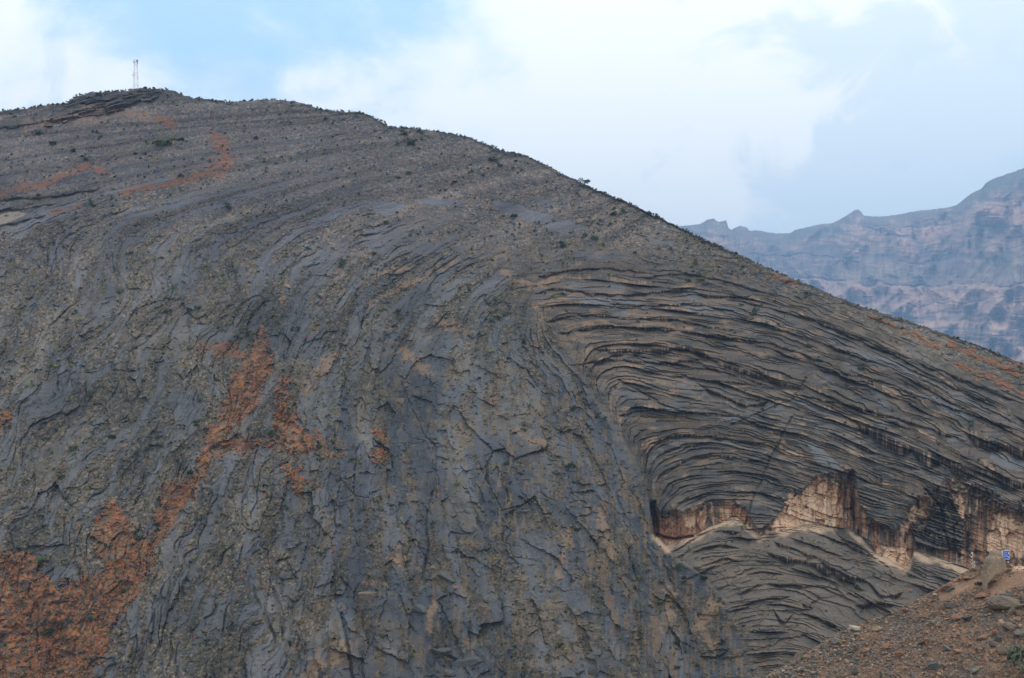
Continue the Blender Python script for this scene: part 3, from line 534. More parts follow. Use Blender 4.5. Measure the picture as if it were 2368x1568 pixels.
# cliff: pale rock, rust, and black water streaks
cst = noise(GX / 4.2, GV / 120, 141) + 0.7 * noise(GX / 11, GV / 150, 142) + 0.4 * noise(GX / 2.2, GV / 70, 143)
cc = c3((0.28, 0.140, 0.072)) * np.ones_like(ALB)
cc = lerp(cc, c3((0.46, 0.292, 0.185)), sstep(0.0, 0.5, noise(GX / 30, GV / 38, 144) + 0.35 * cst + 0.1))
PALE = [[(1617,1173),(1648,1157),(1632,1169),(1615,1202),(1607,1212),(1585,1226),(1579,1216),(1585,1188)], [(1889,1097),(1930,1090),(1935,1144),(1929,1215),(1879,1214),(1795,1230),(1752,1237),(1795,1200),(1815,1160),(1829,1134),(1859,1130),(1879,1120)],
        [(2092,1177),(2115,1154),(2172,1127),(2159,1167),(2152,1194),(2105,1207),(2095,1240),(2075,1237)], [(2181,1098),(2225,1112),(2240,1150),(2225,1200),(2203,1166)], [(2022,1262),(2095,1266),(2105,1300),(2095,1312),(2035,1290)], [(2300,1190),(2367,1190),(2367,1290),(2280,1280)]]
pale = np.zeros(GV.shape, np.float32)
for p in PALE: pale = np.maximum(pale, 0.5 * pmask(p, wx_ * 0.5 + GX * 0.5 + 3 * noise(GX / 3, GV / 30, 146), wy_) + 0.5 * pmask(p, GX + 9 * noise(GX / 6, GV / 30, 147), GV + 10 * noise(GX / 5, GV / 60, 148)))
cc = lerp(cc, c3((0.62, 0.41, 0.262)), pale * 0.85)
cc = lerp(cc, c3((0.075, 0.060, 0.050)), (0.82 - 0.45 * pale) * sstep(0.05, 0.42, cst + 0.45 * noise(GX / 45, GV / 50, 145) - 0.35 * pale + 0.16 + 0.30 * sstep(2060, 2110, GX) * sstep(2330, 2200, GX)))
cc = lerp(cc, c3((0.23, 0.10, 0.055)), 0.8 * pmask([(1508,1190),(1530,1205),(1600,1225),(1610,1240),(1560,1256),(1520,1240)], wx_, wy_))
cc = lerp(cc, c3((0.080, 0.068, 0.056)) + 0.06 * (rf[kf] - 0.5)[..., None], prow * 0.9); ALB = lerp(ALB, cc, cliffsoft); ALB = lerp(ALB, c3((0.070, 0.055, 0.044)), 0.8 * stepm)
# pale dusty ledge below the cliff
led = inx * sstep(-2, 2, GV - bv) * (1 - sstep(8, 20, GV - bv + 8 * noise(GX / 25, GV / 30, 151))) * sstep(-0.15, 0.25, noise(GX / 55, GX * 0, 152) + 0.35)
ALB = lerp(ALB, c3((0.50, 0.345, 0.22)), led * 0.85)
ALB = lerp(ALB, c3((0.26, 0.165, 0.10)), tan * 0.75)
ALB = lerp(ALB, c3((0.24, 0.100, 0.048)), rust * (0.72 + 0.15 * sstep(1600, 1800, GX)))
rc = c3((0.265, 0.110, 0.040)) * np.ones_like(ALB)
rc = lerp(rc, c3((0.31, 0.148, 0.070)), sstep(0.05, 0.5, g2 + 0.3 * g1)); rc = lerp(rc, c3((0.15, 0.050, 0.022)), sstep(0.1, 0.5, -g2 + 0.3 * s1))
rt = np.array([(.28,.10,.042),(.18,.062,.027),(.34,.155,.085),(.23,.075,.03),(.11,.095,.08),(.30,.12,.055),(.20,.135,.08),(.15,.052,.024)], np.float32)
rc = lerp(rc, rt[np.minimum((sr1 * 8).astype(int), 7)], 0.6 * (S1 < 0.65))
ALB = lerp(ALB, rc, red * (1 - 0.82 * sstep(-0.02, 0.22, fbm(SL / 9, GV / 22, 3, 126) + 0.5 * (sr2 - 0.5))))
almost = np.zeros(GV.shape, np.float32)
for p in RED.values(): almost = np.maximum(almost, pmask(p, wx_ + 16 * noise(GX / 26, GV / 40, 127), wy_ - 14 - 10 * noise(GX / 20, GV / 30, 128)).astype(np.float32))
ALB = lerp(ALB, rc, 0.55 * almost * (1 - red) * sstep(0.0, 0.3, g2 + 0.5 * g3))
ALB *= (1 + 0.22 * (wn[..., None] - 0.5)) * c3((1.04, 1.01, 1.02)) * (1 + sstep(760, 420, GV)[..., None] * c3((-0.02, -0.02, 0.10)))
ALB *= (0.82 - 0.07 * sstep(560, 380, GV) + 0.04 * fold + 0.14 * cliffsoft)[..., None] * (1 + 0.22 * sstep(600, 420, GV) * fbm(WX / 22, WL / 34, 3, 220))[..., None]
ALB = np.clip(ALB, 0.02, 0.8)

# -- assemble, with the far side rolling down behind the crest
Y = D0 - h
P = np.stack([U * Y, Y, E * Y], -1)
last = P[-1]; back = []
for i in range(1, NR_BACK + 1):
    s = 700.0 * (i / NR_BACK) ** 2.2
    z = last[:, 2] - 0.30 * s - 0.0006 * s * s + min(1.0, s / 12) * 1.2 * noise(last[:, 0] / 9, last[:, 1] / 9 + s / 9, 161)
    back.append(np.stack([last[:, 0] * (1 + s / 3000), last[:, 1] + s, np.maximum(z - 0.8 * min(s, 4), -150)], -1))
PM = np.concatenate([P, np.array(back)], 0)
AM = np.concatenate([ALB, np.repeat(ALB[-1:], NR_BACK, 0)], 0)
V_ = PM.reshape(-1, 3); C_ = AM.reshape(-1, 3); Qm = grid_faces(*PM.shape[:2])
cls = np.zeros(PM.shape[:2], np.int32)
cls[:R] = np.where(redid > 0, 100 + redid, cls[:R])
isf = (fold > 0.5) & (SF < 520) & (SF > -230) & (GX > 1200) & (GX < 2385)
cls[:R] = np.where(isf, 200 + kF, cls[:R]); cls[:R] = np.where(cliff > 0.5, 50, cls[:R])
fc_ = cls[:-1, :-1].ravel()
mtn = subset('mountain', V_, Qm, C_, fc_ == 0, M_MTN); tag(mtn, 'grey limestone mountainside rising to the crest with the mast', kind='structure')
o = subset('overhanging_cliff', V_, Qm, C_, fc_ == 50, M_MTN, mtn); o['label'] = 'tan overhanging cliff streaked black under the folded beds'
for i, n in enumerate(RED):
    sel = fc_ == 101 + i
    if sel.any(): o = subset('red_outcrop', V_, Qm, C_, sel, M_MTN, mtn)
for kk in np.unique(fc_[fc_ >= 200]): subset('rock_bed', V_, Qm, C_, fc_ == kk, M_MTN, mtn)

def on_mtn(vx, vy):                         # a point on the finished mountainside
    j = int(np.clip(np.searchsorted(cols, vx), 1, Cn - 1)); j = j if cols[j] - vx < vx - cols[j - 1] else j - 1
    cv = GV[:, j]; i = int(np.argmin(np.abs(cv - vy))); return Vector(P[i, j].tolist()), D0[i, j] / F

# ------------------------------------------------------------------ valley floor
gx = np.linspace(-12000, 12000, 57); gy = np.linspace(-1500, 16000, 43)
gxx, gyy = np.meshgrid(gx, gy)
gz = -140 + 6 * noise(gxx / 400, gyy / 400, 171)
gv = np.stack([gxx, gyy, gz], -1).reshape(-1, 3)
tag(mesh_np('ground', gv, grid_faces(43, 57), M_MTN, np.full((len(gv), 3), 0.13, np.float32) * c3((1.1, 1.0, 0.85)), smooth=True), 'stony valley floor far below the slopes', kind='structure')

# ------------------------------------------------------------------ distant range
SK = [(1000,560),(1300,545),(1450,535),(1560,526),(1577,522),(1600,521),(1618,518),(1630,511),(1638,507),(1650,506),(1657,511),(1665,513),(1672,512),(1676,508),(1680,511),(1683,527),(1692,531),(1702,526),(1712,522),(1727,526),(1731,533),(1755,533),(1770,537),(1800,540),(1826,539),(1840,531),(1860,527),(1900,518),(1925,516),(1935,511),
      (1950,503),(1965,493),(1978,485),(1985,485),(1990,489),(1994,497),(2005,500),(2040,501),(2080,496),(2115,488),(2150,485),(2190,480),(2212,474),(2228,461),(2245,447),(2268,437),(2278,425),(2290,416),(2320,405),(2345,397),(2367,388),(2450,352),(2600,320),(2900,345)]
dc = np.arange(1000, 2900, 3.0); nrw = 330
sk = line(SK, dc) + 1.5 * noise(dc / 7, dc * 0 + .5, 181) + 0.8 * noise(dc / 3.1, dc * 0 + .5, 180)
td = np.linspace(0, 1, nrw)[:, None]
DV = sk[None, :] + (1240 - sk[None, :]) * td; DX = np.repeat(dc[None, :], nrw, 0)
top_d = 11500 - 1900 * sstep(1700, 2400, DX) - 700 * np.exp(-((DX - 1660) / 60) ** 2)
prof_d = td * 1.0
dd = top_d + (5600 - top_d) * (0.15 * td + 0.85 * td ** 0.8)
zz = (HZ - DV) / F * dd                     # elevation of the undisturbed face
swv = 14 * noise(DX / 160, DX * 0 + .2, 182) + 10 * np.exp(-((DX - 2060) / 110) ** 2)
lay = (DV - swv * 1.5 + 4 * noise(DX / 30, DV / 30, 183))
hd = 170 * fbm(DX / 150, DV / 300, 3, 184) + 110 * ridged(DX / 110 + 0.6 * noise(DX / 120, DV / 90, 188), DV / 190, 3, 185) + 13 * fbm(DX / 16, DV / 16, 4, 186) + 120 * ridged((DX + 0.9 * DV) / 120, (DV - 0.3 * DX) / 300, 3, 192) + 80 * ridged((DX - 1.1 * DV) / 150, (DV + 0.4 * DX) / 300, 2, 193)
lw = lay + 7 * noise(DX / 45, DV / 30, 198)
kd_, pd_, td_, rd2 = beds(lw, 300, 1400, 5, 30, 31)
hd += 24 * prof(pd_, 0.2) * np.clip(0.45 + 0.9 * noise(DX / 110 + kd_ * 3.3, kd_ * 2.1, 187), 0, 1.2) * (td_ / 16)
cl1 = sstep(572, 588, lay + 12 * noise(DX / 25, DX * 0 + .1, 199)) * sstep(662, 635, lay) * sstep(1880, 1960, DX)
hd += 90 * (sstep(560, 640, lay) - 0.5) + cl1 * 16 * noise(DX / 8, DV / 40, 189) + 60 * sstep(0, 50, DV - sk[None, :]) * ridged(DX / 30, DV / 120, 2, 190)
hd *= 2.3 * sstep(0, 0.03, td)
yd = dd - hd
dP = np.stack([(DX - CX) / F * yd, yd, (HZ - DV) / F * yd], -1)
dC = np.empty(DX.shape + (3,), np.float32); dC[:] = c3((0.235, 0.150, 0.112))
q1 = fbm(DX / 26, DV / 16, 4, 191); q2 = noise(DX / 5, DV / 4, 195); lay1 = rd2[kd_] - 0.5 + 0.6 * noise(DX / 50, lay / 5, 196)
dC = lerp(dC, c3((0.46, 0.285, 0.20)), sstep(-0.05, 0.3, lay1 + 0.25 * q1)); dC = lerp(dC, c3((0.11, 0.09, 0.08)), 0.8 * sstep(0.1, 0.35, -lay1 + 0.25 * q1)); dC = lerp(dC, c3((0.085, 0.095, 0.07)), 0.75 * sstep(0.15, 0.45, 0.5 * q1 + 0.35 * q2 + 0.6 * sstep(60, 15, DV - sk[None, :]) - 0.1))
dC = lerp(dC, c3((0.31, 0.23, 0.165)), 0.75 * cl1 * sstep(-0.1, 0.4, noise(DX / 40, DV / 30, 197) + 0.2))
dC = lerp(dC, c3((0.37, 0.28, 0.19)), 0.85 * pmask([(2225,525),(2292,523),(2296,545),(2290,568),(2240,572),(2222,560)], DX + 3 * q2, DV + 3 * q1))
dC = lerp(dC, c3((0.08, 0.085, 0.07)), 0.45 * sstep(0.25, 0.5, q2) * sstep(560, 620, DV))
lastd = dP[0]; bk = []
for i in range(6, 0, -1):
    s = 2600 * (i / 6) ** 1.6; bk.append(np.stack([lastd[:, 0] * (1 + s / 5000), lastd[:, 1] + s, lastd[:, 2] - 0.45 * s - 8], -1))
dPP = np.concatenate([np.array(bk), dP], 0); dCC = np.concatenate([np.repeat(dC[:1], 6, 0), dC], 0)
tag(mesh_np('distant_mountains', dPP.reshape(-1, 3), grid_faces(nrw + 6, len(dc))[:, ::-1], M_FAR, np.clip(dCC * c3((1.12, 1.03, 1.03)), 0.02, 0.8).reshape(-1, 3)), 'hazy blue cliffed range beyond the right ridge', kind='structure')

# ------------------------------------------------------------------ brown rubble slope with the road shoulder
FS = [(1380,1690),(1500,1650),(1640,1608),(1768,1565),(1800,1546),(1862,1512),(1900,1486),(1921,1471),(1964,1450),(2023,1429),(2076,1410),(2114,1388),(2172,1359),(2210,1335),(2242,1315),(2269,1309),(2290,1314),(2317,1314),(2349,1311),(2367,1310),(2500,1304),(2900,1290)]
fcx = np.concatenate([np.arange(1380, 1740, 6.0), np.arange(1740, 2380, 1.1), np.arange(2380, 2900, 8.0)])
fsil = line(FS, fcx) + 1.6 * noise(fcx / 9, fcx * 0 + .5, 201) + 0.9 * noise(fcx / 3.5, fcx * 0 + .5, 202)
tf = np.concatenate([np.linspace(0, 0.78, 260), np.linspace(0.8, 1.0, 24)])[:, None]
FVv = fsil[None, :] + (2300 - fsil[None, :]) * tf ** 1.25; FXx = np.repeat(fcx[None, :], len(tf), 0)
fe = (HZ - FVv) / F; fu = (FXx - CX) / F
def fdepth(u, e): return 65.46 / (0.30 + 0.30 * u - e)
fd = fdepth(fu, fe); fwx = fu * fd; fwy = fd
p1 = noise(fwx / 0.28, fwy / 0.5, 211); p2 = noise(fwx / 0.8, fwy / 1.4, 212); p3 = fbm(fwx / 4, fwy / 6, 3, 213)
wf = RNG.rand(*fd.shape).astype(np.float32)
path = sstep(16, 5, pdist([(2180,1378),(2235,1352),(2270,1345)], FXx, FVv, 40)) + sstep(22, 8, pdist([(2290,1372),(2330,1345),(2380,1330)], FXx, FVv, 50))
path = np.clip(path, 0, 1)
fh = (1 - 0.85 * path) * (0.14 * p1 + 0.22 * p2 + 0.10 * (wf - 0.5)) + 0.9 * p3
fh *= sstep(0, 0.02, tf) * 0.9 + 0.1
fy = fd - fh
fP = np.stack([fu * fy, fy, fe * fy], -1)
fC = np.empty(fd.shape + (3,), np.float32); fC[:] = c3((0.120, 0.080, 0.058))
fC = lerp(fC, c3((0.165, 0.102, 0.070)), sstep(-0.1, 0.4, p3)); fC = lerp(fC, c3((0.085, 0.072, 0.062)), 0.8 * sstep(0.0, 0.4, fbm(fwx / 5, fwy / 9, 3, 215)))
fC = lerp(fC, c3((0.27, 0.18, 0.12)), 0.6 * sstep(0.3, 0.6, p1)); fC = lerp(fC, c3((0.065, 0.062, 0.06)), 0.6 * sstep(0.3, 0.6, -p1 + 0.3 * p2))
fC = lerp(fC, c3((0.205, 0.135, 0.098)), 0.8 * path)
fC = lerp(fC, c3((0.40, 0.285, 0.20)), sstep(14, 4, FVv - fsil[None, :]) * sstep(2318, 2338, FXx))
fC *= (1 + 0.4 * (wf[..., None] - 0.5)) * c3((1.22, 1.05, 0.93))
lf = fP[0]; bk = []
road = sstep(2195, 2240, fcx)
for i in range(12, 0, -1):
    s = 60 * (i / 12) ** 1.7
    bk.append(np.stack([lf[:, 0] * (1 + s / 140), lf[:, 1] + s, lf[:, 2] - s * (0.85 - 0.80 * road * (s < 18)) - 0.15 * min(s, 1) - road * max(0, s - 18) * 0.5], -1))
fPP = np.concatenate([np.array(bk), fP], 0); fCC = np.concatenate([np.repeat(fC[:1], 12, 0), fC], 0)
tag(mesh_np('rubble_slope', fPP.reshape(-1, 3), grid_faces(*fPP.shape[:2])[:, ::-1], M_SCREE, np.clip(fCC, 0.02, 0.7).reshape(-1, 3)), 'brown rubble slope below the road shoulder, lower right', kind='structure')
def on_slope(vx, vy):
    j = int(np.argmin(np.abs(fcx - vx))); i = int(np.argmin(np.abs(FVv[:, j] - vy))); return Vector(fP[i, j].tolist()), fd[i, j] / F

# ------------------------------------------------------------------ rocks
def ico(sub):
    import bmesh
    bm = bmesh.new(); bmesh.ops.create_icosphere(bm, subdivisions=sub, radius=1.0)
    v = np.array([w.co[:] for w in bm.verts]); f = np.array([[w.index for w in g.verts] for g in bm.faces]); bm.free(); return v, f
ICO = {s: ico(s) for s in (1, 2, 3, 4)}
def rock_verts(seed, sub=2, planes=9, rough=0.06, cut=(0.55, 0.9)):
    r = np.random.RandomState(seed); v, f = ICO[sub]; v = v.copy() * 1.15
    cut = (cut[0] - 0.12, cut[1] - 0.08)
    for _ in range(planes + 5):             # flat broken faces
        n = r.normal(size=3); n /= np.linalg.norm(n); d = r.uniform(*cut); e = v @ n - d
        v = v - np.outer(np.maximum(e, 0), n)
    v = v / np.abs(v).max(0)
    v *= 1 + rough * r.normal(size=(len(v), 1)) * 0.6 + rough * noise(v[:, :1] * 2 + seed, v[:, 1:2] * 2 + v[:, 2:] * 1.7, seed % 9)
    return v, f
ROCKS = {}
def rock_mesh(seed, mat, sub=2, planes=9, rough=0.06, cut=(0.55, 0.9)):
    key = (seed, mat.name, sub, planes)
    if key not in ROCKS:
        v, f = rock_verts(seed, sub, planes, rough, cut); ROCKS[key] = mesh_np('rock', v, f, mat, mesh_only=True)
    return ROCKS[key]
rnd = random.Random(3)
def put_rock(name, vx, vy, w, hgt, mat, seed, label, cat='rock', group=None, where=on_slope, rot=None, sink=0.3, sub=2, planes=9, deep=None, cut=(0.55, 0.9), rough=0.06):
    p, m = where(vx, vy)
    me = rock_mesh(seed, mat, sub, planes, rough, cut)
    o = bpy.data.objects.new(name, me); COL.objects.link(o)
    sx, sz = w * m / 2, hgt * m / 2
    o.scale = (sx, deep * m / 2 if deep else (sx + sz) / 2, sz); o.location = p + Vector((0, 0, sz * (1 - 2 * sink)))
    o.rotation_euler = rot if rot else (rnd.uniform(-.3, .3), rnd.uniform(-.35, .35), rnd.uniform(-.6, .6))
    return tag(o, label, cat, group)

# the tall boulder, built from stacked rings
def lathe_rock(name, rings, mat, seed, n=40):
    """rings: (z, cx, cy, rx, ry); a closed, weathered column of rock"""
    rings = np.array(rings, float); zs = np.linspace(rings[0, 0], rings[-1, 0], 46)
    a = np.linspace(0, 2 * np.pi, n, endpoint=False); v = []
    for z in zs:
        cx, cy, rx, ry = [np.interp(z, rings[:, 0], rings[:, i]) for i in (1, 2, 3, 4)]
        sq = 1 / np.maximum(np.abs(np.cos(a - 0.62)) ** 7 + np.abs(np.sin(a - 0.62)) ** 7, 1e-6) ** (1 / 7) * 0.86
        k = sq * (1 + 0.15 * noise(np.cos(a) * 1.5 + seed, np.sin(a) * 1.5 + z * 0.55, seed) + 0.09 * noise(np.cos(a) * 5 + seed, np.sin(a) * 5 + z * 2.4, seed + 1))
        v.append(np.stack([cx + rx * k * np.cos(a), cy + ry * k * np.sin(a), np.full(n, z) + 0.03 * noise(np.cos(a) * 3, np.sin(a) * 3 + z, seed)], -1))
    v = np.concatenate(v); i = np.arange(len(zs) * n).reshape(len(zs), n)
    r = np.random.RandomState(seed + 40); c = v.mean(0); e = np.ptp(v, axis=0) / 2; w = (v - c) / e
    for _ in range(4):
        d = r.normal(size=3) * (1, 1, .2); d /= np.linalg.norm(d); w = w - np.outer(np.maximum(w @ d - r.uniform(.72, .92), 0), d)
    v = w * e + c + 0.02 * r.normal(size=v.shape)
    q = np.stack([i[:-1], np.roll(i[:-1], -1, 1), np.roll(i[1:], -1, 1), i[1:]], -1).reshape(-1, 4)
    c0, c1 = len(v), len(v) + 1
    v = np.concatenate([v, [v[i[0]].mean(0)], [v[i[-1]].mean(0)]])
    t = np.concatenate([np.stack([np.roll(i[0], -1), i[0], np.full(n, c0)], -1), np.stack([i[-1], np.roll(i[-1], -1), np.full(n, c1)], -1)])
    return mesh_np(name, v, [q, t], mat)
pp, m = on_slope(2296, 1352)
mm = m
pil = lathe_rock('standing_boulder', [(-0.7,-0.80,0,.16,.5),(0.07,-0.77,0,.20,.6),(0.57,-0.46,0,.50,.8),(0.98,-0.10,0,.88,.95),(1.15,-0.04,0,.93,1.0),(1.58,0.02,0,.95,1.0),(2.15,0.05,0,.90,.95),(2.62,0.12,0,.78,.85),(2.74,0.17,0,.62,.72),(2.84,0.22,0,.56,.7),(3.12,0.2,0,.50,.6),(3.28,0.18,0,.36,.4)], M_PILLAR, 5)
pil.location = pp; tag(pil, 'tall standing boulder on the road shoulder left of the blue sign', 'boulder')
bo = put_rock('boulder', 2322, 1406, 84, 38, M_BROWN, 77, 'largest rounded grey brown boulder lying below the standing boulder', 'boulder', rot=(0.05, 0.10, 0.2), sub=4, planes=2, cut=(0.88, 1.08), sink=0.25, rough=0.055)
z7 = lambda x, y: (1733.7 + x * .2675, 1213.6 + y * .2675)
NAMED = [
 (1580,835,70,40,M_CREAM,'pale cream slab lying alone in the middle of the rubble slope'), (1105,890,92,58,M_TAN,'tan flat-topped rock perched on the skyline edge of the rubble slope'), (910,888,115,48,M_CREAM,'pale cream rock on the rubble edge beside a small green tuft'),
 (1345,742,75,34,M_ORANGE,'long orange slab tilted on the upper rubble edge'), (1392,714,34,30,M_TAN,'small tan block touching the upper end of a tilted orange slab'), (1780,790,92,56,M_ORANGE,'pinkish orange split rock left of a dark rounded boulder'),
 (1882,802,92,74,M_DARK,'dark grey rounded boulder right of a pinkish split rock'), (2235,872,115,74,M_BROWN,'brown angular block with a dark underside near the right edge'), (2162,848,52,54,M_TAN,'bright tan cube-shaped rock above a brown angular block'),
 (2115,930,78,48,M_ORANGE,'broad orange rock left below the brown angular block'), (2335,932,95,60,M_GREY,'grey slab cut by the right edge below the brown angular block'), (1585,1215,104,72,M_DARK,'dark grey square block low in the middle of the rubble'),
 (2185,1092,88,84,M_BROWN,'brown grey upright block beside the blurred olive bush'), (1790,1090,88,42,M_ORANGE,'wedge of orange rock with a pale top left of the upright block'), (1525,988,74,54,M_ORANGE,'orange rock resting on a dark one in the middle rubble'),
 (915,1252,84,58,M_GREY,'flat grey rock low on the left part of the rubble slope'), (2140,968,58,84,M_DARK,'dark grey leaning slab below the broad orange rock'), (2090,1022,54,58,M_DARK,'dark grey stone at the foot of the leaning slab'),
 (2008,962,84,40,M_ORANGE,'thin pinkish slab pointing up left of the leaning dark slab'), (1700,1066,74,38,M_GREY,'flat grey stone left of the orange wedge'), (1480,1022,72,42,M_DARK,'dark stone below the orange rock of the middle rubble'),
 (738,1002,78,64,M_GREY,'grey block on the lower skyline edge beside a yellow tuft'), (640,1058,90,40,M_DARK,'dark slab on the lower skyline edge left of the grey block'), (1170,1042,64,54,M_ORANGE,'orange brown rock with a grey stone below it'),
 (1000,1082,64,50,M_ORANGE,'reddish orange rock in the left part of the rubble'), (1300,1112,95,50,M_ORANGE,'long reddish rock lying flat low in the rubble'), (2008,598,135,50,M_ORANGE,'long orange slab with a dark side below the standing boulder'),
 (2052,575,44,66,M_ORANGE,'upright orange stone at the end of the long orange slab'), (1725,548,84,32,M_DARK,'dark flat slab tucked under an orange ledge at the upper edge'), (1672,548,110,48,M_ORANGE,'orange ledge rock on the upper left edge of the slope'),
 (1862,458,76,34,M_ORANGE,'orange stone below the black and white post'), (1945,372,80,50,M_TAN,'broad tan rock at the foot of the black and white post'), (2000,400,56,44,M_ORANGE,'orange rock between the post and the standing boulder'),
 (2220,602,130,34,M_DARK,'thin dark slab lying above the largest rounded boulder'), (2352,622,60,64,M_BROWN,'brown rock at the right edge above the largest boulder'), (1720,692,120,52,M_GREY,'grey ragged outcrop in the upper middle of the rubble'),
 (2262,742,84,72,M_BROWN,'angular brown rock leaning on the right end of the largest boulder'), (2332,760,64,54,M_TAN,'tan rock below the largest boulder at the right edge'), (2322,808,54,40,M_TAN,'yellowish tan rock under another tan rock at the right edge'),
 (2325,868,46,34,M_TAN,'small tan stone beside the brown angular block'), (2212,390,58,34,M_TAN,'tan stone at the right foot of the standing boulder'), (2255,355,60,40,M_TAN,'tan rock at the foot of the blue sign'), (2120,470,60,26,M_TAN,'cream stone under the overhang of the standing boulder'),
 (1930,1260,60,50,M_GREY,'grey stone at the very bottom right of the dark square block'), (1100,1190,44,34,M_GREY,'bluish grey small stone right of a flat grey rock'), (290,1262,30,22,M_CREAM,'tiny white stone at the lowest end of the slope edge'), (345,1240,80,26,M_GREY,'long grey slab at the lowest end of the slope edge'),
]
for i, (x, y, w, hh_, mt, lab) in enumerate(NAMED):
    vx, vy = z7(x, y); put_rock('rock', vx, vy + hh_ * .2675 * 0.42, w * .2675 * 1.12, hh_ * .2675 * 1.15, mt, 300 + i, lab, group='named rocks on the rubble slope', sink=0.22, sub=3, planes=10)
# jagged brown spur behind the lower end of the slope
pp, m = on_slope(1850, 1530); 
spur = lathe_rock('brown_spur', [(-7,-1.2,0,3.0,1.8),(-3,-.5,0,1.7,1.2),(-1.2,-.1,0,1.0,.8),(-0.5,.05,0,.85,.5),(-0.1,.2,0,.70,.4),(0.15,.35,0,.45,.25),(0.22,.4,0,.2,.12)], M_BROWN, 9, 26)
spur.location = (pp.x * 1.03 + 0.1, pp.y * 1.03, pp.z * 1.03 + 0.95); tag(spur, 'jagged brown rock spur showing behind the lower rubble edge', 'rock spur')

# broken blocks lying on the mountainside
BLOCKS = [(1018,1502,50,19,M_DARK,'flat dark slab near the bottom centre, upper left of a larger tilted slab'), (1078,1526,66,32,M_DARK,'largest tilted dark slab near the bottom centre'), (1046,1552,40,19,M_DARK,'dark slab below the largest tilted slab at the bottom centre'), (1002,1548,32,18,M_GREY,'grey slab at the bottom centre, left of other slabs'),
 (1030,1326,52,24,M_GREY,'grey block at the foot of the big cracked slab'), (1000,1310,18,9,M_BROWN,'small brown stone left of the grey block under the cracked slab'), (970,1404,42,20,M_GREY,'grey block with tan underside low on the steep face'), (850,1373,48,18,M_BROWN,'brown broken block left of the yellow tufts, lower steep face'),
 (1402,1412,36,18,M_GREY,'grey plate right of the bottom rubble fan'), (1370,1515,36,18,M_GREY,'grey plate above a taller one near the bottom'), (1373,1546,32,34,M_GREY,'tall grey plate at the bottom right of the rubble fan'), (929,925,26,16,M_BROWN,'brown block on the left edge of the dark blue slab'), (1282,1090,28,10,M_DARK,'thin dark block on the right part of the steep face'),
 (1168,956,34,18,M_BROWN,'brown outcrop block in the middle of the steep face'), (1216,976,28,17,M_BROWN,'brown block right of a similar outcrop on the steep face'), (2029,1082,24,17,M_GREY,'grey block above the dark overhang between the pale cliffs'), (2053,1102,34,16,M_DARK,'dark flat block right below a grey block above the overhang'), (1836,1016,42,20,M_GREY,'rounded grey knob of rock beside the clean slab in the fold'),
 (2126,1216,46,22,M_BROWN,'brown block on the ledge inside the right alcove'), (1210,1182,30,9,M_DARK,'dark wedge under a crack on the steep face'), (665,660,16,9,M_TAN,'small tan block at the end of a tan vein on the middle slope')]
for i, (x, y, w, hh_, mt, lab) in enumerate(BLOCKS):
    put_rock('rock_block', x, y + hh_ * 0.35, w, hh_ * 1.2, M_DARK if mt in (M_GREY, M_DARK) else mt, 900 + i, lab, 'rock', 'blocks lying on the mountainside', where=on_mtn, sink=0.42, sub=3, planes=11, deep=w * 0.7, rot=(rnd.uniform(-.15, .15), rnd.uniform(-.05, .35), rnd.uniform(-.3, .3)))

# loose rocks: the largest as things, the fine rubble as one mass
MATS = [(M_ORANGE, 'orange'), (M_TAN, 'tan'), (M_GREY, 'grey'), (M_GREY, 'grey'), (M_DARK, 'dark'), (M_DARK, 'dark'), (M_BROWN, 'brown'), (M_BROWN, 'brown')]
cnt = 0; todo_rocks = []
while cnt < 235:
    vx = rnd.uniform(1780, 2364); s = float(line(FS, vx)); vy = s + 4 + (1566 - s) * rnd.random() ** 0.8
    if vy > 1566 or (2265 < vx < 2320 and vy < 1355): continue
    j = int(np.argmin(np.abs(fcx - vx))); i = int(np.argmin(np.abs(FVv[:, j] - vy)))
    if path[i, j] > 0.5 and rnd.random() < 0.85: continue
    w = 6 + 10 * rnd.random() ** 2.0; mt, cn = rnd.choice(MATS); fl = rnd.uniform(0.4, 0.85)
    o = put_rock('rock', vx, vy, w, w * fl, mt, 400 + cnt % 14, None, group='loose stones of the rubble slope', sink=0.25, sub=2, planes=9)
    spot = 'along the skyline edge of the rubble slope' if vy - s < 18 else 'near the right edge of the rubble slope' if vx > 2280 else 'on the upper rubble below the post' if vy < 1440 else 'on the middle of the rubble slope' if vy < 1510 else 'at the bottom of the rubble slope'
    todo_rocks.append((o, '%s %s %s %s' % ('small' if w < 9 else 'larger', 'flat' if fl < 0.62 else 'blocky', cn + ' stone', spot), vx)); cnt += 1
def scatter_stones(name, n, sizes, where, region, cols_, seed, mat):
    r = np.random.RandomState(seed); tv, tfc = ICO[1]; VV, FF, CC = [], [], []; k = 0
    while k < n:
        q = region(r)
        if q is None: continue
        p, m = where(*q); s = (sizes[0] + (sizes[1] - sizes[0]) * r.rand() ** 1.9) * m / 2
        v = tv * (1 + 0.28 * r.normal(size=(len(tv), 1)).clip(-1, 1)) * np.array([1, r.uniform(.6, 1.2), r.uniform(.4, .8)]) * s
        a = r.rand() * 6.28; t = r.uniform(-.5, .5); ca, sa = math.cos(a), math.sin(a); ct, s_t = math.cos(t), math.sin(t)
        v = v @ np.array([[ca, sa, 0], [-sa, ca, 0], [0, 0, 1]]) @ np.array([[ct, 0, s_t], [0, 1, 0], [-s_t, 0, ct]])
        VV.append(v + np.array(p)[None, :]); FF.append(tfc + len(tv) * k)
        c = cols_[r.randint(len(cols_))]; CC.append(np.repeat(np.array([c]) * r.uniform(.7, 1.3), len(tv), 0)); k += 1
    return tag(mesh_np(name, np.concatenate(VV), np.concatenate(FF), mat, np.clip(np.concatenate(CC), .02, .7)), kind='stuff')
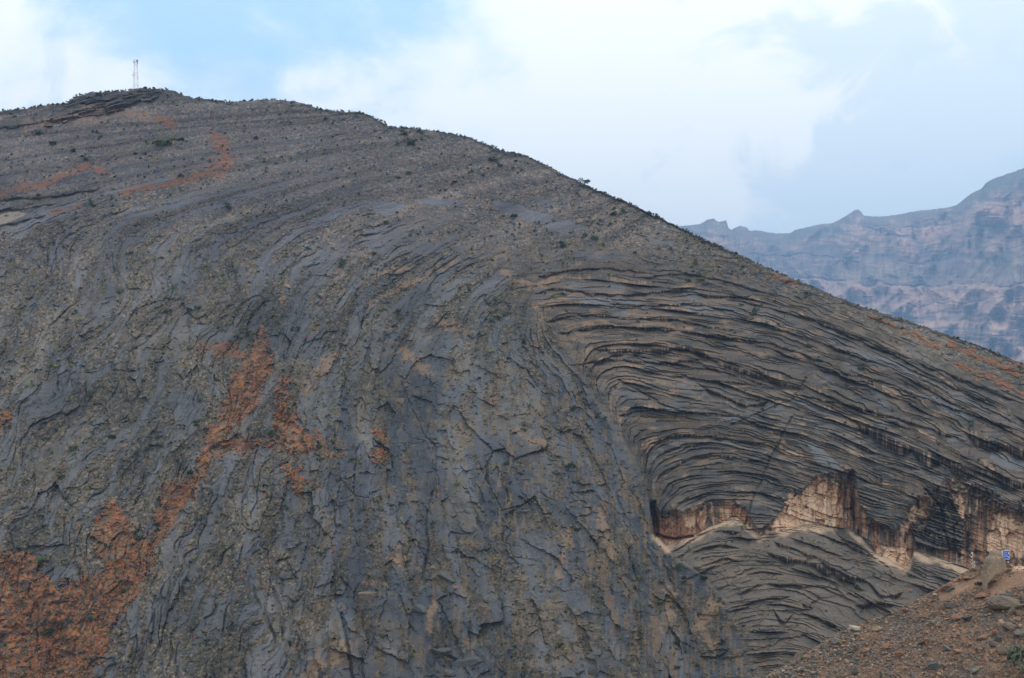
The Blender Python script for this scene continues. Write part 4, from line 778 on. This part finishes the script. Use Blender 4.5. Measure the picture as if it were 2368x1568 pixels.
def reg_slope(r):
    vx = r.uniform(1745, 2372); s = float(line(FS, vx)); vy = s + 1 + (1590 - s) * r.rand()
    if vy > 1590: return None
    j = int(np.argmin(np.abs(fcx - vx))); i = int(np.argmin(np.abs(FVv[:, j] - vy)))
    if path[i, j] > 0.4 and r.rand() < 0.9: return None
    return vx, vy
st_ = scatter_stones('rubble', 9000, (1.8, 8.0), on_slope, reg_slope, [(.30,.15,.09),(.36,.235,.15),(.17,.16,.145),(.11,.107,.102),(.18,.13,.10),(.24,.14,.09),(.07,.068,.065),(.13,.125,.12),(.09,.088,.085)], 11, M_PEB)
tag(st_, 'fine loose stones covering the brown rubble slope', 'rubble')

# ------------------------------------------------------------------ shrubs and trees
def leaves(r, n, c, rad, size, colr, jit=0.35):
    """n small leaf clumps spread through an ellipsoid"""
    d = r.normal(size=(n, 3)); d /= np.linalg.norm(d, axis=1)[:, None]; q = c + d * (r.rand(n, 1) ** 0.45) * rad
    a = r.normal(size=(n, 3)); a /= np.linalg.norm(a, axis=1)[:, None]; b = np.cross(a, r.normal(size=(n, 3))); b /= np.linalg.norm(b, axis=1)[:, None] + 1e-6
    s = size * r.uniform(.6, 1.3, (n, 1)); v = np.stack([q - a * s - b * s * .5, q + a * s - b * s * .4, q + a * s * .7 + b * s * .6, q - a * s * .6 + b * s * .6], 1).reshape(-1, 3)
    col = np.array(colr) * r.uniform(1 - jit, 1 + jit, (n, 1)); return v, np.arange(4 * n).reshape(-1, 4), np.repeat(col, 4, 0)
def shrub_mesh(seed, col, tall=1.0, lumps=7, n=34):
    r = np.random.RandomState(seed); Vs, Fs, Cs, o = [], [], [], 0
    for i in range(lumps):
        a = r.rand() * 6.28; rr = r.uniform(.1, .62); c = np.array([math.cos(a) * rr, math.sin(a) * rr, r.uniform(.25, .85) * tall])
        v, f, cc = leaves(r, n, c, np.array([.38, .38, .34 * tall]) * r.uniform(.6, 1.1), 0.105, np.array(col) * r.uniform(.75, 1.25))
        Vs.append(v); Fs.append(f + o); Cs.append(cc); o += len(v)
    return mesh_np('shrub', np.concatenate(Vs), np.concatenate(Fs), M_LEAF, np.concatenate(Cs), mesh_only=True)
GREEN, OLIVE, DKGR, YEL, GREY_G, DRY = (0.062,0.090,0.034), (0.105,0.112,0.040), (0.036,0.052,0.028), (0.27,0.23,0.055), (0.080,0.092,0.06), (0.30,0.20,0.07)
SHM = {}
for nme, c in (('green', GREEN), ('olive', OLIVE), ('dark', DKGR), ('yellow', YEL), ('grey', GREY_G)):
    SHM[nme] = [shrub_mesh(500 + i * 7 + len(nme), c, t_, l_, 30) for i, (t_, l_) in enumerate(((1.0, 7), (0.8, 9), (1.2, 6)))]
def put_shrub(vx, vy, w, kind, label, group, name='shrub', where=on_mtn, tall=1.0):
    p, m = where(vx, vy); o = bpy.data.objects.new(name, rnd.choice(SHM[kind])); COL.objects.link(o)
    s = w * m / 1.7; o.scale = (s * rnd.uniform(.85, 1.15), s * rnd.uniform(.85, 1.15), s * rnd.uniform(.7, 1.0) * tall); o.location = p - Vector((0, 0, .12 * s)); o.rotation_euler = (0, 0, rnd.uniform(0, 6.28))
    return tag(o, label, 'shrub', group)
SH = [(380,328,52,'olive','widest green shrub thicket below the summit mast'), (418,320,26,'dark','dark shrub right of the green thicket below the summit'), (125,330,24,'dark','dark shrub on the upper left slope above the rusty band'), (168,348,20,'dark','dark rounded shrub right of its neighbour on the upper left slope'), (200,365,20,'grey','grey green shrub above the end of the rusty band'),
 (952,332,34,'dark','dark leafy shrub just below the crest, highest large one on the middle slope'), (895,515,24,'green','green shrub above the pale slabs of the middle slope'), (944,400,22,'green','green shrub midway between the crest and the pale slabs'), (920,410,16,'green','small green shrub left of a larger one below the crest'),
 (1300,565,28,'green','bright green shrub on the upper fold, left of a taller pair'), (1372,548,34,'grey','grey green shrub pair on the upper fold, wider one'), (1355,543,20,'green','green shrub left of the grey green one on the upper fold'), (715,575,18,'green','green shrub on the rubble strip of the left slope'), (400,668,26,'green','green shrub with a dark crevice under it on the left slope'),
 (526,478,26,'dark','dark shrub at the top of the pale slab strips'), (790,608,26,'grey','grey shrub above the steep blue grey face'), (590,318,18,'dark','dark shrub on the upper slope below the second crest hump'), (922,718,20,'dark','dark shrub beside tan rock at the top of the steep face'),
 (90,1298,54,'green','large green bush at the tip of the lower red outcrop'), (154,1338,18,'dark','small dark bush right of the large green bush by the red outcrop'), (290,1362,26,'green','round green bush on the right part of the lower red outcrop'), (108,1455,40,'dark','large dark bush in the middle of the lower red outcrop'), (210,1428,32,'grey','grey green bush right of the large dark bush on red rock'),
 (320,1240,34,'grey','grey bush in the notch between the red outcrops'), (625,1000,30,'green','green bush between the two red spurs'), (172,1035,32,'grey','grey green bush on the rubble of the far left slope'), (140,1100,30,'olive','olive yellowish bush on the far left slope'), (82,860,18,'dark','dark bush on the left slope, highest of the far left column'),
 (412,1075,30,'grey','pale grey green bush at the foot of the long red spur'), (440,1090,24,'dark','dark bush touching the foot of the long red spur'), (1320,1072,34,'dark','dark bush in the hollow at the right edge of the steep face'), (1055,1120,20,'olive','faint olive bush on the cracked grey slab'), (1000,1210,22,'green','green bush beside yellow tufts on the lower steep face'),
 (1625,1335,28,'dark','dark green bush below the pale cave floor'), (1580,1345,20,'green','green bush left of the dark one below the cave floor'), (1870,800,22,'green','green shrub on the right flank beds'), (1990,850,24,'green','green shrub lower on the right flank beds'), (2015,880,20,'olive','olive shrub below another on the right flank beds'), (1745,725,34,'grey','grey shrub spread on the middle of the right flank'), (1560,870,16,'yellow','yellow shrub in the upper fold beds'),
 (835,1175,20,'grey','grey shrub below the red stub outcrop'), (905,1165,26,'olive','yellowish shrub with a dark neighbour below the red stub'), (670,1485,24,'dark','dark bush low on the left of the bottom rubble'), (1245,1410,18,'green','green bush on the cracked slab near the bottom')]
for vx, vy, w, kd, lab in SH: put_shrub(vx, vy + w * .2, w, kd, lab, 'larger shrubs on the mountainside')
put_shrub(2262, 1352, 20, 'dark', 'dark green shrub at the left foot of the standing boulder', 'shrubs on the rubble slope', where=on_slope)
put_shrub(2106, 1482, 15, 'yellow', 'yellow green round tuft alone on the rubble slope', 'shrubs on the rubble slope', where=on_slope)
put_shrub(1942, 1489, 14, 'yellow', 'yellow tuft on the lower skyline edge of the rubble', 'shrubs on the rubble slope', where=on_slope)
put_shrub(1982, 1456, 12, 'olive', 'green tuft beside the pale cream rock on the rubble edge', 'shrubs on the rubble slope', where=on_slope)
put_shrub(1855, 1524, 12, 'olive', 'green tuft in front of the brown spur', 'shrubs on the rubble slope', where=on_slope)
put_shrub(1940, 1566, 18, 'yellow', 'green yellow tuft at the bottom edge of the rubble', 'shrubs on the rubble slope', where=on_slope)
put_shrub(2366, 1566, 92, 'grey', 'large olive bush cut by the lower right edge', 'shrubs on the rubble slope', where=on_slope, tall=1.35)
# crest trees with trunk and crown
def tree(vx, vy, w, hgt, seed, label):
    p, m = on_mtn(vx, vy); r = np.random.RandomState(seed); t = empty('crest_tree', p - Vector((0, 0, 0.4))); tag(t, label, 'tree', 'trees on the skyline')
    H, W = hgt * m, w * m; V, Fq, C, o = [], [], [], 0; lims = []
    for i in range(5):
        a = r.rand() * 6.28; q = np.array([math.cos(a) * W * .30, math.sin(a) * W * .30, H * r.uniform(.42, .85)]); lims.append(q)
        v, f, c = leaves(r, 60, q, np.array([W * .24, W * .24, H * .26]), W * .04, DKGR); V.append(v); Fq.append(f + o); C.append(c); o += len(v)
    mesh_np('crown', np.concatenate(V), np.concatenate(Fq), M_LEAF, np.concatenate(C), t)
    tv, tq, o = [], [], 0
    for q in lims + [np.array([0, 0, H * .75])]:
        b0, b1 = np.array([0, 0, 0.]), q; ang = np.linspace(0, 6.28, 5, endpoint=False)
        for s0, s1, r0, r1 in ((0, .5, .05, .035), (.5, 1., .035, .015)):
            mid0 = b0 + (b1 - b0) * s0 * np.array([.6, .6, 1]); mid1 = b0 + (b1 - b0) * s1 * (np.array([.6, .6, 1]) if s1 < 1 else 1)
            ra = np.stack([np.cos(ang), np.sin(ang), ang * 0], 1)
            tv += [mid0 + ra * H * r0, mid1 + ra * H * r1]; i = np.arange(5) + o
            tq.append(np.stack([i, np.roll(i, -1), np.roll(i, -1) + 5, i + 5], -1)); o += 10
    mesh_np('trunk', np.concatenate(tv), np.concatenate(tq), M_BARK, None, t)
for i, a in enumerate([(1350,428,30,17,'largest tree on the skyline of the right ridge'), (1140,341,16,10,'thin leaning tree on the skyline where the ridge steepens'), (1505,496,14,10,'small tree on the skyline, left of a pair down the ridge'), (1515,499,14,9,'small tree on the skyline, right of a pair down the ridge'),
                        (1562,524,12,8,'dark round tree on the skyline just before the distant range'), (461,228,8,9,'small upright tree on the crest right of the summit'), (936,296,9,6,'tiny tree on the crest above the dark ledges')]):
    tree(a[0], a[1], a[2], a[3], 800 + i, a[4])
# the ordinary shrubs, each described by its look and the ground it grows on
ORD = ['first', 'second', 'third', 'fourth', 'fifth', 'sixth', 'seventh', 'eighth', 'ninth', 'tenth', 'eleventh', 'twelfth', 'thirteenth', 'fourteenth', 'fifteenth', 'sixteenth', 'seventeenth', 'eighteenth', 'nineteenth', 'twentieth']
def settle_labels(lst):                     # look-alikes on the same ground are told apart by counting from the left
    d = {}
    for o, lab, x in lst: d.setdefault(lab, []).append((x, o))
    for lab, l in d.items():
        l.sort(key=lambda a: a[0])
        for i, (x, o) in enumerate(l): o['label'] = lab if len(l) == 1 else lab + ', %s from the left' % ORD[min(i, 19)]
def ground_of(x, v):
    td_ = v - float(np.interp(x, cols, crest0))
    if td_ < 9: return 'on the skyline' if x < 800 else ('on the skyline of the middle ridge' if x < 1400 else 'on the skyline of the right ridge')
    if v < 430 and x < 520: return 'under the summit mast'
    if v < 430 and x < 830: return 'below the second hump of the crest'
    if v < 480 and x < 1400: return 'between the crest and the pale slabs'
    if x < 380 and v > 1140: return 'on the lower red outcrop'
    if x < 250: return 'on the far left rubble' if v < 800 else 'on the far left slope beside red rock'
    if x < 620 and v < 760: return 'between the slab strips of the left slope'
    if x < 760 and v < 1160: return 'around the red spurs'
    if x < 800: return 'on the rubble right of the lower red outcrop'
    if x < float(line(XB, v)): return 'at the top of the steep grey face' if v < 800 else ('on the middle of the steep grey face' if v < 1180 else 'at the foot of the steep grey face')
    if v > 1240: return 'on the beds below the cliff'
    if x > 1800: return 'on the beds of the right flank'
    return 'on the upper beds of the fold' if v < 800 else 'in the core of the fold'
LOOK = {'green': 'green', 'dark': 'dark', 'olive': 'olive', 'yellow': 'yellowish', 'grey': 'grey green'}
n = 0; todo = []
while n < 250:
    vx = rnd.uniform(2, 2362); cv = float(np.interp(vx, cols, crest0)); vy = cv + 2 + (1566 - cv) * rnd.random() ** 1.35
    if todo and rnd.random() < 0.6: vx, vy = min(2362, max(2, lastp[0] + rnd.gauss(0, 26))), lastp[1] + rnd.gauss(0, 15)
    if vy < float(np.interp(vx, cols, crest0)) + 1 or vy > 1566: continue
    lastp = (vx, vy)
    if vx > 1750 and vy > float(line(FS, vx)) - 8: continue
    infold = vx > float(line(XB, vy)) and vy > 760
    if infold and rnd.random() < 0.8: continue
    if 1480 < vx and 1080 < vy < 1260: continue
    kd = rnd.choice(['green', 'dark', 'dark', 'dark', 'grey'] if vy < 600 else ['green', 'olive', 'yellow', 'dark', 'grey', 'dark'])
    w = 10 + 13 * rnd.random() ** 1.6
    o = put_shrub(vx, vy, w, kd, None, 'small shrubs scattered over the mountainside'); o['category'] = 'shrub'
    todo.append((o, '%s %s shrub %s' % ('small' if w < 14 else 'bushy', LOOK[kd], ground_of(vx, vy)), vx)); n += 1
settle_labels(todo); settle_labels(todo_rocks)
# tufts too many to count
def tufts():
    r = np.random.RandomState(21); V, Fq, C, o = [], [], [], 0
    while len(V) < 9500:
        vx = r.uniform(-20, 2390); cv = float(np.interp(vx, cols, crest0)); vy = cv + 1 + (1580 - cv) * r.rand() * (r.rand() > 0.06)
        infold = vx > float(line(XB, vy)) and vy > 640
        if infold and r.rand() < 0.82: continue
        j = int(np.argmin(np.abs(cols - vx))); i = int(np.argmin(np.abs(GV[:, j] - vy)))
        if (slab[i, j] > 0.6 and r.rand() < 0.8) or (vy < 520 and r.rand() < 0.45): continue
        p, m = on_mtn(vx, vy); s = (2.2 + 4.2 * r.rand() ** 1.7) * m
        c = [GREEN, OLIVE, DKGR, YEL, YEL, GREY_G, DRY][r.randint(7)] if vy > 560 else [GREEN, OLIVE, DKGR, DKGR, GREY_G, OLIVE][r.randint(6)]
        v, f, cc = leaves(r, 9, np.array(p) + np.array([0, 0, s * .38]), np.array([s * .6, s * .6, s * .45]), s * .36, c); V.append(v); Fq.append(f + o); C.append(cc); o += len(v)
    return mesh_np('desert_tufts', np.concatenate(V), np.concatenate(Fq), M_LEAF, np.concatenate(C))
tag(tufts(), 'tiny dry grass tufts dotted over the whole mountainside', 'tufts', kind='stuff')

# ------------------------------------------------------------------ mast on the summit
M_RED = plain_mat('red_mast_paint', (0.55, 0.30, 0.32), 0.6, 0.1, 2.0, 0); M_WHITE = plain_mat('white_mast_paint', (0.62, 0.63, 0.66), 0.6, 0.1, 2.0, 0)
M_STEEL = plain_mat('galvanised_steel', (0.16, 0.17, 0.20), 0.5, 0.1, 2.0, 0, 0.3); M_DISH = plain_mat('dish_grey', (0.12, 0.14, 0.18), 0.5, 0.1, 2.0, 0); M_HUT = plain_mat('hut_paint', (0.42, 0.36, 0.22), 0.8, 0.15, 1.0, 0)
def bar(p0, p1, w):
    p0, p1 = Vector(p0), Vector(p1); d = (p1 - p0).normalized(); a = d.orthogonal().normalized() * w / 2; b = d.cross(a).normalized() * w / 2
    return [p + s * a + t_ * b for p in (p0, p1) for s, t_ in ((1, 1), (-1, 1), (-1, -1), (1, -1))]
BQ = np.array([[0,1,2,3],[7,6,5,4],[0,4,5,1],[1,5,6,2],[2,6,7,3],[3,7,4,0]])
def bars(name, segs, w, mat, parent):
    v = np.array([c[:] for s in segs for c in bar(*s, w)]); return mesh_np(name, v, np.concatenate([BQ + 8 * i for i in range(len(segs))]), mat, None, parent)
pm, m = on_mtn(314.5, 206); mast = empty('lattice_mast', pm - Vector((0, 0, 0.5))); tag(mast, 'red and white lattice radio mast on the summit', 'mast')
HT = 68 * m + 0.5; wid_ = lambda z: 1.25 * (1 - z / HT) + 0.72 * (z / HT)
NS = 5; cor = ((-1, -1), (1, -1), (1, 1), (-1, 1))
for s in range(NS):
    z0, z1 = HT * 0.93 * s / NS, HT * 0.93 * (s + 1) / NS; mt = M_RED if s % 2 == 0 else M_WHITE
    sec = bars('mast_section', [((cor[i][0] * wid_(z1), cor[i][1] * wid_(z1), z1), (cor[(i + 1) % 4][0] * wid_(z1), cor[(i + 1) % 4][1] * wid_(z1), z1)) for i in range(4)], 0.05, mt, mast)
    for i in range(4):
        (ax, ay), (bx, by) = cor[i], cor[(i + 1) % 4]
        bars('leg', [((ax * wid_(z0), ay * wid_(z0), z0), (ax * wid_(z1), ay * wid_(z1), z1))], 0.08, mt, sec)
        bars('brace', [((ax * wid_(z0), ay * wid_(z0), z0), (bx * wid_(z1), by * wid_(z1), z1)), ((bx * wid_(z0), by * wid_(z0), z0), (ax * wid_(z1), ay * wid_(z1), z1))], 0.036, mt, sec)
zt = HT * 0.93
bars('platform_rail', [((cor[i][0] * 1.0, cor[i][1] * 1.0, zt + dz), (cor[(i + 1) % 4][0] * 1.0, cor[(i + 1) % 4][1] * 1.0, zt + dz)) for i in range(4) for dz in (0.0, 0.9)], 0.07, M_STEEL, mast)
for i, (a, b) in enumerate(((1.25, -0.3), (-1.0, -0.8), (0.4, 1.0))): bars('panel_antenna', [((a, b, zt - 1.0), (a, b, zt + 1.1))], 0.20, M_STEEL, mast)
def dish(parent, c, rad, direc, mat):
    d = Vector(direc).normalized(); a = d.orthogonal().normalized(); b = d.cross(a); v = []; nr = 14
    for rr, dp in ((rad, 0.0), (rad * .7, -.12), (rad * .3, -.22)): v += [Vector(c) + (a * math.cos(t_) + b * math.sin(t_)) * rr + d * dp for t_ in np.linspace(0, 6.2832, nr, endpoint=False)]
    v.append(Vector(c) + d * -.24); v = np.array([w[:] for w in v]); i = np.arange(nr * 3).reshape(3, nr)
    q = np.stack([i[:-1], np.roll(i[:-1], -1, 1), np.roll(i[1:], -1, 1), i[1:]], -1).reshape(-1, 4); t = np.stack([i[2], np.roll(i[2], -1), np.full(nr, nr * 3)], -1)
    f0 = np.stack([i[0], np.roll(i[0], -1), np.full(nr, nr * 3 + 1)], -1); v = np.concatenate([v, [np.array(Vector(c) + d * .05)]])
    mesh_np('dish', v, [q, t, f0], mat, None, parent)
dish(mast, (-1.75, -0.4, HT * 0.50), 0.62, (-0.85, -0.3, 0.45), M_DISH); bars('dish_arm', [((-0.9, -0.5, HT * 0.47), (-1.7, -0.4, HT * 0.49))], 0.12, M_STEEL, mast); dish(mast, (0.95, -1.1, HT * .955), 0.5, (0.8, -.6, .1), M_DISH)
ph, mh = on_mtn(303, 209); hut = empty('equipment_hut', ph + Vector((0, 1.0, -0.3))); tag(hut, 'small yellowish equipment hut at the left foot of the mast', 'hut')
def boxm(name, c, s, mat, parent):
    v = np.array([[c[0] + a * s[0] / 2, c[1] + b * s[1] / 2, c[2] + d * s[2] / 2] for d in (-1, 1) for a, b in ((-1, -1), (1, -1), (1, 1), (-1, 1))]); return mesh_np(name, v, np.array([[3,2,1,0],[4,5,6,7],[0,1,5,4],[1,2,6,5],[2,3,7,6],[3,0,4,7]]), mat, None, parent)
boxm('wall', (0, 0, .65), (2.6, 2.0, 1.3), M_HUT, hut); boxm('roof', (0, 0, 1.36), (2.8, 2.2, 0.1), M_WHITE, hut); boxm('door', (0.4, -1.02, .55), (.7, .05, 1.05), M_STEEL, hut)

# ------------------------------------------------------------------ checkered road posts and the blue sign
M_BLACK = plain_mat('black_post_paint', (0.025, 0.026, 0.03), 0.6, 0.2, 6.0, 0); M_PWHITE = plain_mat('white_post_paint', (0.60, 0.58, 0.54), 0.7, 0.15, 6.0, 0)
M_BLUE = plain_mat('sign_blue', (0.03, 0.085, 0.46), 0.5, 0.12, 4.0, 0); M_SWHITE = plain_mat('sign_white', (0.62, 0.66, 0.72), 0.5, 0.1, 4.0, 0)
def checker_post(vx, vbase, top, w, nb, label, depth=1.0):
    p, m = on_slope(vx, vbase); t = empty('checkered_post', p - Vector((0, 0, 0.1))); tag(t, label, 'post', 'black and white posts at the road shoulder')
    H = (vbase - top) * m + 0.1; r = w * m / 2; a = np.linspace(0, 2 * np.pi, 16, endpoint=False)
    for i in range(nb):                      # each band: four quadrants of alternating paint
        z0, z1 = H * i / nb, H * (i + 1) / nb
        for qd in range(4):
            aa = a[qd * 4:qd * 4 + 4].tolist() + [a[(qd * 4 + 4) % 16] + (2 * np.pi if qd == 3 else 0)]
            v = [[r * math.cos(g), r * math.sin(g), z] for z in (z0, z1) for g in aa] + [[0, 0, z0], [0, 0, z1]]
            q = np.array([[j, j + 1, j + 6, j + 5] for j in range(4)]); tr = np.array([[j + 1, j, 10] for j in range(4)] + [[j + 5, j + 6, 11] for j in range(4)])
            blk = (i + qd) % 2 == 0 if i < nb - 1 else False
            mesh_np('painted_panel', np.array(v), [q, tr], M_BLACK if blk else M_PWHITE, None, t)
    return t
checker_post(2247.2, 1313, 1275.5, 4.4, 10, 'tall black and white checkered post left of the standing boulder')
checker_post(2252.0, 1308, 1293.5, 2.2, 5, 'short thin black and white post just behind the tall one')
ps, m = on_slope(2331, 1312); ps = ps + Vector((0, 0.6, 0)); sg = empty('road_sign', ps); tag(sg, 'blue information sign with white lettering on two striped poles', 'sign')
sw, sh_, zb = 17.3 * m, 20.3 * m, 19.5 * m
def rrect(name, w, h_, r, y, th, cz, mat, parent, cx=0):
    pts = []
    for qx, qz, a0 in ((1, 1, 0), (-1, 1, 90), (-1, -1, 180), (1, -1, 270)):
        for g in (0, 30, 60, 90): pts.append((cx + qx * (w / 2 - r) + r * math.cos(math.radians(a0 + g)), cz + qz * (h_ / 2 - r) + r * math.sin(math.radians(a0 + g))))
    n_ = len(pts); v = np.array([[x, y, z] for x, z in pts] + [[x, y + th, z] for x, z in pts]); i = np.arange(n_)
    me = bpy.data.meshes.new(name); me.from_pydata(v.tolist(), [], [list(range(n_ - 1, -1, -1))[::1], list(range(n_, 2 * n_))] + [[int(a), int((a + 1) % n_), int((a + 1) % n_ + n_), int(a + n_)] for a in i]); me.materials.append(mat)
    o = bpy.data.objects.new(name, me); COL.objects.link(o); o.parent = parent; return o
cz = zb + sh_ / 2
rrect('border', sw, sh_, .08, 0.0, .03, cz, M_SWHITE, sg); rrect('panel', sw * .90, sh_ * .91, .06, -.006, .006, cz, M_BLUE, sg)
# rows of lettering too small to read in the photograph: rows of short strokes, the tall numeral 1 and the small white mark
rr_ = random.Random(9)
for row, (zf, x0, x1, hf) in enumerate(((.80, -.40, .14, .075), (.63, -.40, .04, .05), (.56, -.38, .16, .05), (.45, -.40, .18, .05), (.33, -.38, .20, .085), (.13, -.34, .16, .05))):
    x = x0; V, Q, k2 = [], [], 0
    while x < x1:
        w = rr_.uniform(.02, .055); hz_ = hf * rr_.uniform(.6, 1.1); z = zb + sh_ * zf
        V += [[x * sw, -.009, z - sh_ * hz_ / 2], [(x + w) * sw, -.009, z - sh_ * hz_ / 2], [(x + w) * sw + .01, -.009, z + sh_ * hz_ / 2], [x * sw + .01, -.009, z + sh_ * hz_ / 2]]; Q.append([k2, k2 + 1, k2 + 2, k2 + 3]); k2 += 4; x += w + rr_.uniform(.015, .03)
    mesh_np('lettering', np.array(V), np.array(Q), M_SWHITE, None, sg)
bars('numeral', [((.31 * sw, -.012, zb + sh_ * .58), (.33 * sw, -.012, zb + sh_ * .82))], .07, M_SWHITE, sg); rrect('mark', .19 * sw, .11 * sh_, .03, -.010, .004, zb + sh_ * .27, M_SWHITE, sg, .30 * sw)
for x in (-.31, .29):
    pole = bars('pole', [((x * sw, .05, -.4), (x * sw, .05, zb + sh_ * .9))], .075, M_SWHITE, sg)
    for z0 in (0.0, .32, .64): bars('black_band', [((x * sw, .05, z0), (x * sw, .05, z0 + .16))], .084, M_BLACK, pole)

# ------------------------------------------------------------------ haze
HAZE = 0.000095
hm = bpy.data.materials.new('haze_air'); hm.use_nodes = True; t = hm.node_tree; t.nodes.clear()
pv = nd(t, 'ShaderNodeVolumePrincipled'); pv.inputs['Color'].default_value = (0.38, 0.62, 1.0, 1); pv.inputs['Density'].default_value = HAZE; pv.inputs['Anisotropy'].default_value = 0.2
pv.inputs['Density Attribute'].default_value = ''; pv.inputs['Color Attribute'].default_value = ''; pv.inputs['Temperature Attribute'].default_value = ''
om = nd(t, 'ShaderNodeOutputMaterial'); t.links.new(pv.outputs[0], om.inputs['Volume'])
hz = boxm('haze', (0, 7250, 1330), (24600, 18200, 2980), hm, None); tag(hz, 'thin blue haze filling the valley air', kind='stuff')
